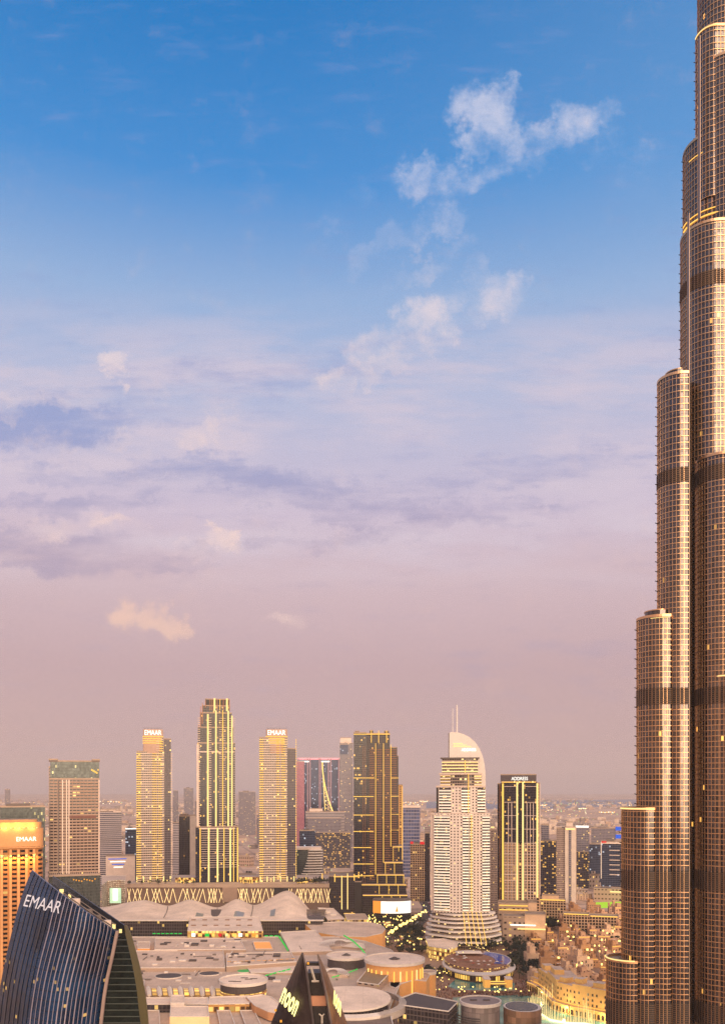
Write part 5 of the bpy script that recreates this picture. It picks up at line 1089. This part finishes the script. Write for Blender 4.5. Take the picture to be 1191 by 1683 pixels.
# ------------------------------------------------------------------ street lamps, cars, people
lp = thing('street_lamp', 'x', 'street lamp', (0,-4000,0)); MB().bar((0,0,0),(0,0,7),(.12,.07),n=6).build('pole', CONC, lp); MB().prism(circle(0,0,.85,n=8), 6.8, 8.0).build('lamp_head', glow_mat('lamp_glow', (255,214,120), 3.0), lp); MB().prism(circle(0,0,.3,n=8), 0, .5).build('foot', CONC, lp)
def lamps(n, fn, label, group, s_=1.0):
    for k in range(n):
        px, py, z_ = fn(k, n); x, y = G(px, py, z_)
        if 'lamp' in first: o = dup(lp, None, (x, y, z_))
        else: o = lp; o.location = (x, y, z_); first['lamp'] = 1
        o['label'] = label; o['group'] = group; q_ = s_*U(.55,1.1); o.scale = (q_,q_,s_)
U = rr.uniform
lamps(34, lambda k, n: (U(600,700), U(1528,1575), 0), 'lamp among palms near lit street beside mall', 'lamps among palms beside mall', 1.1)
lamps(26, lambda k, n: (U(745,842), U(1594,1606), 0), 'lamp on the planted slope under oval terrace', 'lamps under oval terrace', .8)
lamps(34, lambda k, n: (U(690,880), U(1630,1642), 0), 'lamp on crowded promenade beside the lake', 'lamps on lake promenade', .8)
lamps(60, lambda k, n: (640+60*k/n + U(-2,2), 1547-38*k/n + U(-3,3), 0), 'lamp along the bright curving street', 'lamps along curving street', 1.5)
lamps(34, lambda k, n: (U(820,900), U(1512,1535), 0), 'lamp in the lit shop street behind hotel', 'lamps in shop street', 1.4)
lamps(60, lambda k, n: (U(890,1020), U(1520,1610), 0), 'lamp in an old town lane', 'lamps in old town', 1.5)
lamps(44, lambda k, n: (U(600,660), U(1512,1540), 0), 'lamp on square below bright screen', 'lamps below screen', 1.3)
lamps(24, lambda k, n: (U(700,742), U(1570,1625), 0), 'lamp at the left lakeside slope', 'lamps on left slope', .7)
lamps(18, lambda k, n: (U(674,702), U(1440,1500), 0), 'lamp on far avenue left of sail topped hotel', 'lamps on far avenue', 1.2)
lamps(16, lambda k, n: (U(735,840), U(1562,1572), 12.3), 'lamp on upper deck of oval terrace', 'lamps on oval terrace', .5)
road = [(556,1556),(610,1550),(650,1541),(680,1526),(698,1508),(703,1492),(694,1478),(686,1462)]
RW = [G(a, b) for a, b in road]; rm_ = simple('asphalt', (74,64,60), .9); m = MB(); e0 = []
for i, p in enumerate(RW):
    a = Vector(RW[max(0,i-1)]); b = Vector(RW[min(len(RW)-1,i+1)]); d_ = (b-a).normalized(); n_ = Vector((-d_.y, d_.x))*9; e0.append((Vector(p)-n_, Vector(p)+n_))
for (a, b), (c, d_) in zip(e0, e0[1:]): m.face([(*a,.06),(*c,.06),(*d_,.06),(*b,.06)])
tag(m.build('road', rm_), kind='structure')
def car_proto(c, nm):
    o = thing('car', 'x', 'car', (0,-4000,0)); pm = simple('car_paint_'+nm, c, .3, .2)
    b = MB(); prof = [(-2.2,.35),(2.2,.35),(2.25,.75),(1.3,.95),(.6,1.45),(-1.2,1.48),(-2.0,.98),(-2.25,.8)]
    b.face([(x,-.85,z) for x, z in prof]); b.face([(x,.85,z) for x, z in prof[::-1]])
    for i in range(8): p, q = prof[i], prof[(i+1)%8]; b.face([(p[0],.85,p[1]),(q[0],.85,q[1]),(q[0],-.85,q[1]),(p[0],-.85,p[1])])
    b.build('body', pm, o)
    for x in (-1.4, 1.4):
        for y in (-.86, .86): MB().bar((x,y-.1,.33),(x,y+.1,.33),.33,n=10).build('wheel', DARKM, o)
    for y in (-.6, .6): MB().box(2.2,2.4,y-.28,y+.28,.5,.85).build('headlight', WHITE_L, o); MB().box(-2.4,-2.2,y-.25,y+.25,.6,.85).build('tail_light', RED_L, o)
    return o
cars = [car_proto((210,204,198), 'white'), car_proto((60,56,58), 'dark'), car_proto((150,60,50), 'red')]; cn = ('white', 'dark', 'red')
for k in range(48):
    f_ = rr.uniform(0, len(RW)-1.02); i = int(f_); p, q = Vector(RW[i]), Vector(RW[i+1]); c_ = p.lerp(q, f_-i); e = (q-p).normalized(); s_ = rr.choice((-6,-2.5,2.5,6)); c_ += Vector((-e.y, e.x))*s_
    v_ = k % 3; o = cars[v_] if k < 3 else dup(cars[v_]); o.location = (c_.x, c_.y, .07); o.rotation_euler = (0,0,math.atan2(e.y, e.x) + (math.pi if s_ > 0 else 0)); o['label'] = '%s car with lights on in the curving street' % cn[v_]; o['group'] = '%s cars in the street' % cn[v_]
KM = simple('glow_kiosk_wall', (210,150,84), .8, emit=(255,170,70), es=.35)  # kiosks added to give the streets and old town an amber glow
for k in range(40):
    px, py = rr.choice([(U(900,1015), U(1520,1600)), (U(604,650), U(1508,1530)), (U(650,700), U(1530,1560)), (U(820,895), U(1516,1534))]); x, y = G(px, py, 0); w_ = U(2.5, 5)
    o = thing('added_glow_kiosk', 'small amber kiosk added for street glow around the hotel', 'kiosk', (x, y, 0), U(0,3), 'kiosks added for street glow')
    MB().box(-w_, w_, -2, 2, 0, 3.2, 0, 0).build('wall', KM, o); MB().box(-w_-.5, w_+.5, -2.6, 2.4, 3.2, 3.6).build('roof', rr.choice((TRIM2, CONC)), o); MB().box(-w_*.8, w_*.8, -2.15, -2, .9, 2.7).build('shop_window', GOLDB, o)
# crowd: nobody could count it
cm_ = MB()
for k in range(1500):
    px, py = rr.choice([(U(690,742), U(1618,1650)), (U(742,880), U(1631,1638)), (U(846,890), U(1610,1640)), (U(742,880), U(1631,1638))]); x, y = G(px, py, 0); h_ = U(1.5,1.85)
    cm_.bar((x,y,.05),(x,y,h_*.82),(.2,.28),m=k%3,n=5); cm_.bar((x,y,h_*.82),(x,y,h_),(.12,.1),m=3,n=5)
tag(cm_.build('crowd', [simple('clothes_dark', (50,40,42), .9), simple('clothes_red', (130,66,54), .9), simple('clothes_pale', (190,160,140), .9), simple('skin', (150,104,80), .8)]), kind='stuff')
# ------------------------------------------------------------------ the plain behind
LB = [facade('plain_block_sand', (190,158,136), (84,68,62), 3.4, 4, .5, .5, .08, ls=1.0), facade('plain_block_grey', (150,132,124), (70,62,64), 3.4, 4, .6, .5, .06, ls=1.0), facade('plain_block_white', (214,190,172), (90,76,72), 3.4, 4, .4, .45, .08, ls=1.0)]
LBN = ('sand coloured', 'grey', 'whitish'); bm_ = []
for v_ in range(3):
    for q in range(2):
        m = MB(); W_ = (26, 44)[q]; D_ = (22, 18)[q]; H_ = 10; m.box(-W_/2, W_/2, 0, D_, 0, H_, 0, 1); m.box(-W_/2-.3, W_/2+.3, -.3, .4, H_-.4, H_+1, 2, 2); m.box(W_*.1, W_*.3, D_*.3, D_*.6, H_, H_+2.6, 0, 1); m.box(-W_*.35, -W_*.25, D_*.4, D_*.55, H_, H_+1.4, 2, 2); bm_.append(m.mesh('low_block', [LB[v_], MROOF, TRIM]))
rr = random.Random(33); k = 0
while k < 285:
    Y_ = 1440*math.exp(rr.random()**1.2*1.25); px = rr.uniform(-10, 1035); v_ = rr.randrange(6); x = X(px, Y_)
    if 195 < px < 545 and Y_ < 1460: continue
    if Y_ < 1650 and (640 < px < 710 or 960 < px): continue
    o = link('low_block', bm_[v_]); c_ = LBN[v_//2]; wd = ('compact', 'long')[v_ % 2]
    o.location = (x, Y_, 0); o.rotation_euler = (0,0,R(rr.choice((-14,-14,76,0))+rr.uniform(-4,4))); o.scale = (rr.uniform(.7,1.5), rr.uniform(.8,1.4), rr.choice((.8,1,1.3,1.8,2.6)))
    tag(o, '%s %s low rise block on the plain behind the towers' % (wd, c_), 'low block', 'low blocks on the plain, %s %s' % (wd, c_)); k += 1
m = MB(); lm_ = MB()
for k in range(2600):
    Y_ = 3600*math.exp(rr.random()*1.35); px = rr.uniform(-20, 1060); x = X(px, Y_)
    if mnoise.noise(Vector((x*.0006, Y_*.0004, 1))) < -.12: continue
    w_ = rr.uniform(8, 26); h_ = rr.choice((6, 8, 12, 18, 26)) * (1.6 if mnoise.noise(Vector((x*.001, Y_*.001, 5))) > .2 else 1); m.box(x-w_, x+w_, Y_, Y_+w_, 0, h_, k % 3, 3)
tag(m.build('distant_city', LB + [MROOF]), kind='stuff')
LT = [glow_mat('town_light_%s' % n, c, s_) for n, c, s_ in (('amber', (255,190,100), 2.6), ('pale', (255,232,190), 3.0), ('green', (190,230,150), 1.8))]
for k in range(2600):
    Y_ = 1500*math.exp(rr.random()**.8*2.0); px = rr.uniform(-10, 1040); x = X(px, Y_)
    if mnoise.noise(Vector((x*.0016, Y_*.0008, 9))) < -.08: continue
    s_ = Y_*.00026*rr.choice((.7, 1, 1.5)); lm_.box(x-s_, x+s_, Y_, Y_+s_, 6, 6+s_*2, rr.choice((0,0,1,2)) if k % 6 else 2)
for (px0, px1, py) in ((655,690,1320),(640,700,1323),(690,704,1318),(985,1012,1336),(950,965,1330),(160,200,1319),(565,610,1318),(880,900,1324)):
    for k in range(9): x, y = G(px0+(px1-px0)*k/9, py+U(-.7,.7), 12); s_ = y*.0005; lm_.box(x-s_*1.4, x+s_*1.4, y, y+s_, 12, 12+s_*1.6, k % 2)
tag(lm_.build('distant_city_lights', LT), kind='stuff')
sheet('creek_water', [(700,1318),(1080,1314),(1080,1323),(860,1331),(700,1329)], .3, simple('far_creek', (84,92,116), .4, var=.3, scale=.002))
sheet('desert_track', [(300,1345),(700,1362),(700,1366),(300,1349)], .3, simple('far_track', (196,166,146), .9))
# ------------------------------------------------------------------ dark shell tower with the developer's name (foreground, bottom left)
def interp(tab, v):
    if v <= tab[0][0]: return tab[0][1]
    for (a, b), (c, d_) in zip(tab, tab[1:]):
        if v <= c: return b + (d_-b)*(v-a)/(c-a)
    return tab[-1][1]
LEFT = [(1431,52),(1455,42),(1480,33.5),(1510,25),(1540,17.5),(1580,8),(1620,.5),(1660,-5),(1700,-9),(1800,-13),(1950,-18),(2100,-18)]
RIGHT = [(1531,190),(1550,186),(1580,180),(1610,173),(1640,168),(1683,163),(1750,157),(1850,152),(2100,150)]
OUT = [(1522,207),(1530,212),(1550,218),(1575,225),(1600,231),(1630,237),(1660,241),(1683,243),(1750,247),(1900,250),(2100,250)]
INN = [(1527,204),(1550,209),(1575,215),(1600,220),(1630,225),(1660,228),(1683,231),(1750,235),(1900,238),(2100,238)]
st = thing('shell_tower', 'dark blue curved shell tower with sloping open top and white name letters', 'tower', (X(120,350), 350, 0)); ox, oy = st.location.x, st.location.y
def yf(u): return 356 - 26*math.sin(math.pi*min(1, u*.9+.02)) - 8*u
def sp(u, v, dy=0):   # front sheet point
    yt = 1431 + 100*u + 6*math.sin(math.pi*u); py = yt + (2085-yt)*v; pl, pr = interp(LEFT, 1431 + (py-yt)*1.0 + 0), interp(RIGHT, max(py, 1531)); pl = interp(LEFT, py - 0)
    e = u; px = pl + (pr-pl)*e
    Y_ = yf(u) + dy; return (X(px, Y_)-ox, Y_-oy, Z(py, Y_))
def sp2(u, v, dy=0):
    yt = 1431 + 100*u + 4*math.sin(math.pi*u); py = yt + (2085-yt)*v
    l0 = interp(LEFT, py) ; top = 52 + 138*u
    low = interp(LEFT, max(py,1431)) + (interp(RIGHT, max(py,1531)) - interp(LEFT, max(py,1431)))*u
    l1 = interp(LEFT, yt) + (interp(RIGHT, max(yt,1531)) - interp(LEFT, yt))*u
    px = low + (top - l1)*math.exp(-(py-yt)/90.0)
    Y_ = yf(u) + dy; return (X(px, Y_)-ox, Y_-oy, Z(py, Y_))
vs = [0] + [((k+1)/44)**1.15 for k in range(44)]
SG = facade('shell_blue_glass', (40,42,50), (30,44,66), 3.8, 2.0, .97, .93, .0, (255,210,120), .8, .12, .55, .5, .35)
sm = bpy.data.materials.new('shell_glass'); sm.use_nodes = True; t_ = NT(sm.node_tree); b_ = t_.add('ShaderNodeBsdfPrincipled'); o_ = t_.add('ShaderNodeOutputMaterial'); t_.l.new(b_.outputs[0], o_.inputs[0])
g_ = t_.add('ShaderNodeNewGeometry').outputs['Position']; gx, gy, gz = t_.sep(g_); fl = t_.m('LESS_THAN', t_.m('FRACT', t_.m('DIVIDE', gz, 3.8)), .1)
wn_ = t_.add('ShaderNodeTexWhiteNoise', noise_dimensions='3D'); t_.put(wn_.inputs['Vector'], t_.xyz(t_.m('FLOOR', t_.m('DIVIDE', gx, .9)), t_.m('FLOOR', t_.m('DIVIDE', gz, 1.3)), 3)); nn_ = t_.noise(g_, .05, 4, .6)
cc_ = t_.mix(t_.ss(nn_, .35, .65), lin((12,30,56)), lin((24,64,106))); cc_ = t_.mix(t_.m('MULTIPLY', fl, .45), cc_, lin((16,18,24))); t_.put(b_.inputs['Base Color'], cc_); b_.inputs['Metallic'].default_value = .3; b_.inputs['Roughness'].default_value = .15  # blue sky reflection put into the glass base colour
lowp = t_.m('SUBTRACT', 1, t_.ss(gz, 112, 140)); onn = t_.m('MULTIPLY', t_.m('GREATER_THAN', wn_.outputs['Value'], .984), lowp); b_.inputs['Emission Color'].default_value = (*lin((255,196,96)), 1); t_.put(b_.inputs['Emission Strength'], t_.m('MULTIPLY', onn, .8)); sm.cycles.emission_sampling = 'NONE'
NU = 40
MB().grid([[sp2(i/NU, v) for v in vs] for i in range(NU+1)], 0, thick=(0, 1.2, 0)).build('front_shell', sm, st, smooth=False)
ST2 = simple('violet_steel', (176,170,186), .4, .5); ST3 = simple('shaded_dull_steel', (84,86,98), .4, .7)
for k in range(23):
    u_ = .035 + k*.0415; m = MB(); w_ = (.002, .0042)[k % 2]; P0 = None
    m.grid([[sp2(u_-w_, v, -.5) for v in vs], [sp2(u_+w_, v, -.5) for v in vs]], 0, thick=(0,.5,0)); m.build('mullion', ST2 if k > 6 else ST3, st)  # left mullions take the darker steel, shading put into the colour
m = MB().grid([[sp2(1, v, -1.2) for v in vs], [tuple(Vector(sp2(1, v, -1.2)) + Vector((1.0, .6, 0))) for v in vs]], 0, thick=(0, 1.2, 0)); m.build('edge_frame', simple('edge_frame', (150,130,124), .5, .2), st)
# recessed side facade and back shell
def side(f, py, dy=0): a = interp(RIGHT, max(py,1533)); b = interp(INN, max(py,1533)); Y_ = 344 + 10*f + dy; return (X(a + (b-a)*f, Y_)-ox, Y_-oy, Z(py, Y_))
pys = [1534 + 12*k for k in range(48)]
SF = facade('side_glazing', (58,54,50), (34,36,40), 1.6, .28, .9, .8, .03, (255,190,90), .9, .15, .4, .5, .7)
MB().grid([[side(f_/6, py) for py in pys] for f_ in range(7)], 0, us=.5).build('side_glazing', simple('side_dark_glass', (24,30,28), .55, 0, var=.6, scale=.3, spec=.08), st)
for k in range(36):
    py = 1545 + k*10.5; MB().grid([[side(f_/6, py, -.4) for f_ in range(7)], [side(f_/6, py+1.3, -.4) for f_ in range(7)]], 0, thick=(0,.8,0)).build('floor_band', simple('side_band', (62,68,62), .6, 0) if k == 0 else bpy.data.materials['side_band'], st)
def backp(f, py): a = interp(INN, py); b = interp(OUT, py); Y_ = 354 + 5*f; return (X(a + (b-a)*f, Y_)-ox, Y_-oy, Z(py, Y_))
pyb = [1522 + 12*k for k in range(48)]
OLV = simple('olive_shell_edge', (104,96,62), .5, .35); MB().grid([[backp(f_/3, py) for py in pyb] for f_ in range(4)], 0, thick=(0,1.5,0)).build('back_shell_edge', OLV, st)
def bk(u, v):
    yt = 1440 + 82*u; py = yt + (2085-yt)*v; a = 88 + (interp(OUT, 1522)-88)*u; px = a + (interp(OUT, max(py,1522)) - interp(OUT,1522))*u - 30*(1-u)*v; Y_ = 374 - 14*u + 6*math.sin(math.pi*u); return (X(px, Y_)-ox, Y_-oy, Z(py, Y_))
MB().grid([[bk(i/16, v) for v in vs] for i in range(17)], 0, thick=(0,-1,0)).build('back_shell', ST3, st)
rf = MB(); Qf = [[Vector(sp2(u_/12, .01)).lerp(Vector(bk(u_/12, .012)), f_/3) - Vector((0,0,1.5)) for f_ in range(4)] for u_ in range(13)]; rf.grid(Qf); rf.build('roof_well', DARKM, st)
for (u_, f_, s_, mt, nm) in ((.42,.5,2.0,PINKW,'roof_plant'),(.6,.45,1.6,CONC,'roof_plant'),(.82,.5,1.8,PINKW,'roof_plant'),(.7,.6,1.0,CONC,'roof_plant'),(.22,.6,.9,GOLDB,'roof_lamp'),(.3,.7,.6,GOLDB,'roof_lamp'),(.88,.7,.7,GOLDB,'roof_lamp'),(.97,.6,.6,GOLDB,'roof_lamp'),(.33,.3,.5,AMBER,'roof_lamp')):
    c_ = Vector(sp2(u_, .01)).lerp(Vector(bk(u_, .012)), f_); MB().prism(circle(0,0,s_,s_*.8,10), -1.5, s_*.6).build(nm, mt, st, loc=c_)
for k in range(2):
    m = MB(); pts_ = [Vector(sp2(.3+.6*j/10, .01)).lerp(Vector(bk(.3+.6*j/10, .012)), .35+.3*k) + Vector((0,0,.8)) for j in range(11)]
    for p, q in zip(pts_, pts_[1:]): m.bar(p, q, .25)
    m.build('cleaning_rail', CONC, st)
# letters
def skew_text(body, name, mat, parent, org, sv, tv, Yfun, off, ext=.4, bold=0.0):
    cu = bpy.data.curves.new(name, 'FONT'); cu.offset = bold; cu.space_character = 1 + bold*3; cu.body = body; cu.extrude = .05; to = bpy.data.objects.new('tmp_text', cu); col.objects.link(to); bpy.context.view_layer.update()
    me = bpy.data.meshes.new_from_object(to.evaluated_get(bpy.context.evaluated_depsgraph_get())); bpy.data.objects.remove(to)
    xs = [q.co.x for q in me.vertices]; ys = [q.co.y for q in me.vertices]; x0, x1, y0, y1 = min(xs), max(xs), min(ys), max(ys)
    for q in me.vertices:
        s_, t2 = (q.co.x-x0)/(x1-x0), (q.co.y-y0)/(y1-y0); px = org[0]+sv[0]*s_+tv[0]*t2; py = org[1]+sv[1]*s_+tv[1]*t2; Y_ = Yfun(px, py) - off - (ext if q.co.z > 0 else 0)
        q.co = (X(px, Y_)-parent.location.x, Y_-parent.location.y, Z(py, Y_))
    me.materials.clear(); me.materials.append(mat); return link(name, me, parent)
skew_text('EMAAR', 'sign_letters', glow_mat('letter_pink_white', (250,226,220), 1.0), st, (38,1489.5), (59,12.5), (6.5,-19), lambda a, b: yf(max(.03,(a-30)/150)), 3.0, .4, 0)
# ------------------------------------------------------------------ dark pointed twin blades (foreground, middle)
nt = thing('blade_tower', 'dark pointed tower of two leaning blades with yellow glowing letters', 'tower', (X(510,350), 350, 0)); ox, oy = nt.location.x, nt.location.y
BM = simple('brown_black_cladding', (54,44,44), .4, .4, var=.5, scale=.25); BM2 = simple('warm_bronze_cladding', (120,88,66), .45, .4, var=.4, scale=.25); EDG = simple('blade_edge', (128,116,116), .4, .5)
def blade(name, tabL, tabR, YL, YR, mat, rows):
    P = []
    for f_ in range(7):
        row = []
        for py in rows:
            a, b = interp(tabL, py), interp(tabR, py); Y_ = YL + (YR-YL)*f_/6 - 3*math.sin(math.pi*f_/6); row.append((X(a+(b-a)*f_/6, Y_)-ox, Y_-oy, Z(py, Y_)))
        P.append(row)
    MB().grid(P, 0, thick=(0,1.2,0), us=.5).build(name, mat, nt)
rows = [1567+ 8*k for k in range(20)] + [1740+40*k for k in range(10)]
L1 = [(1567,495.5),(1578,490),(1605,478),(1640,462),(1683,445),(1740,428),(1900,400),(2100,395)]; L2 = [(1567,497),(1600,502),(1640,507),(1683,512),(1800,520),(2100,528)]
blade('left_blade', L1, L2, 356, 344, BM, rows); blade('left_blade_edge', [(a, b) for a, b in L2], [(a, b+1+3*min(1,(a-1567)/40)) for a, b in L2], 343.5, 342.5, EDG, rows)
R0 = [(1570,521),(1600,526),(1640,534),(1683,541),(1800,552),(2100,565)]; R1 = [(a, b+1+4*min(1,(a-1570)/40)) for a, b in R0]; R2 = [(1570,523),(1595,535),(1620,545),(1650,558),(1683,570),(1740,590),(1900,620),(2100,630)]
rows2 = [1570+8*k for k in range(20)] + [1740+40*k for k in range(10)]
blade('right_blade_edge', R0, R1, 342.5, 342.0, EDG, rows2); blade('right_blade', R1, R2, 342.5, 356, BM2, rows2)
# between blades
def rect(name, a0, a1, b0, b1, Y_, d_, mat): MB().box(X(a0,Y_)-ox, X(a1,Y_)-ox, Y_-oy, Y_+d_-oy, Z(b1,Y_), Z(b0,Y_)).build(name, mat, nt)
rect('dark_core', 505, 534, 1600, 1638, 350, 8, DARKM); rect('terrace_wall', 509, 540, 1638, 1655, 349, 8, simple('terrace_warm', (196,140,110), .8, emit=(255,160,110), es=.15)); rect('dark_core', 512, 546, 1655, 1683, 348, 8, DARKM); rect('core', 512, 552, 1683, 2090, 350, 12, DARKM)  # terrace wall carries its warm light as a faint glow in the material
rect('upper_bridge', 503, 524, 1583, 1588, 350, 3, DARKM)
m = MB(); m.bar((X(511,349)-ox, 349-oy, Z(1591,349)), (X(517.5,348)-ox, 348-oy, Z(1613,348)), .5); m.bar((X(512,348)-ox, -2, Z(1613.5,348)), (X(524,348)-ox, -2, Z(1613.5,348)), .45); m.build('white_davit', WHITEC, nt)
m = MB(); m.bar((X(529,347)-ox, -3, Z(1683,347)), (X(529,347)-ox, -3, Z(1671,347)), .4); m.bar((X(529,347)-ox, -3, Z(1671,347)), (X(524,347)-ox, -3, Z(1667,347)), .3); m.bar((X(529,347)-ox, -3, Z(1671,347)), (X(533,347)-ox, -3, Z(1667,347)), .3); m.build('white_davit', WHITEC, nt)
MB().bar((X(495.5,352)-ox, 2, Z(1561,352)), (X(491.5,352)-ox, 2, Z(1554.5,352)), (.2,.1)).build('tip_mast', CONC, nt)
for px, py in ((506.5,1583),(453,1660),(462,1678)): MB().box(-.4,.4,-.4,.4,-.4,.4).build('small_lamp', AMBER, nt, loc=(X(px,342)-ox, 342-oy-1, Z(py,342)))
NL = glow_mat('yellow_letters', (255,240,150), 2.0)
skew_text('noon', 'sign_letters', NL, nt, (458.5,1647), (25,25.5), (9,-24), lambda a, b: 356 - 12*(a-450)/60 - 3, 1.0, .4, .035); skew_text('noon', 'sign_letters', NL, nt, (547.5,1651), (12,22), (1.5,-24), lambda a, b: 345, 1.5, .4, .035)
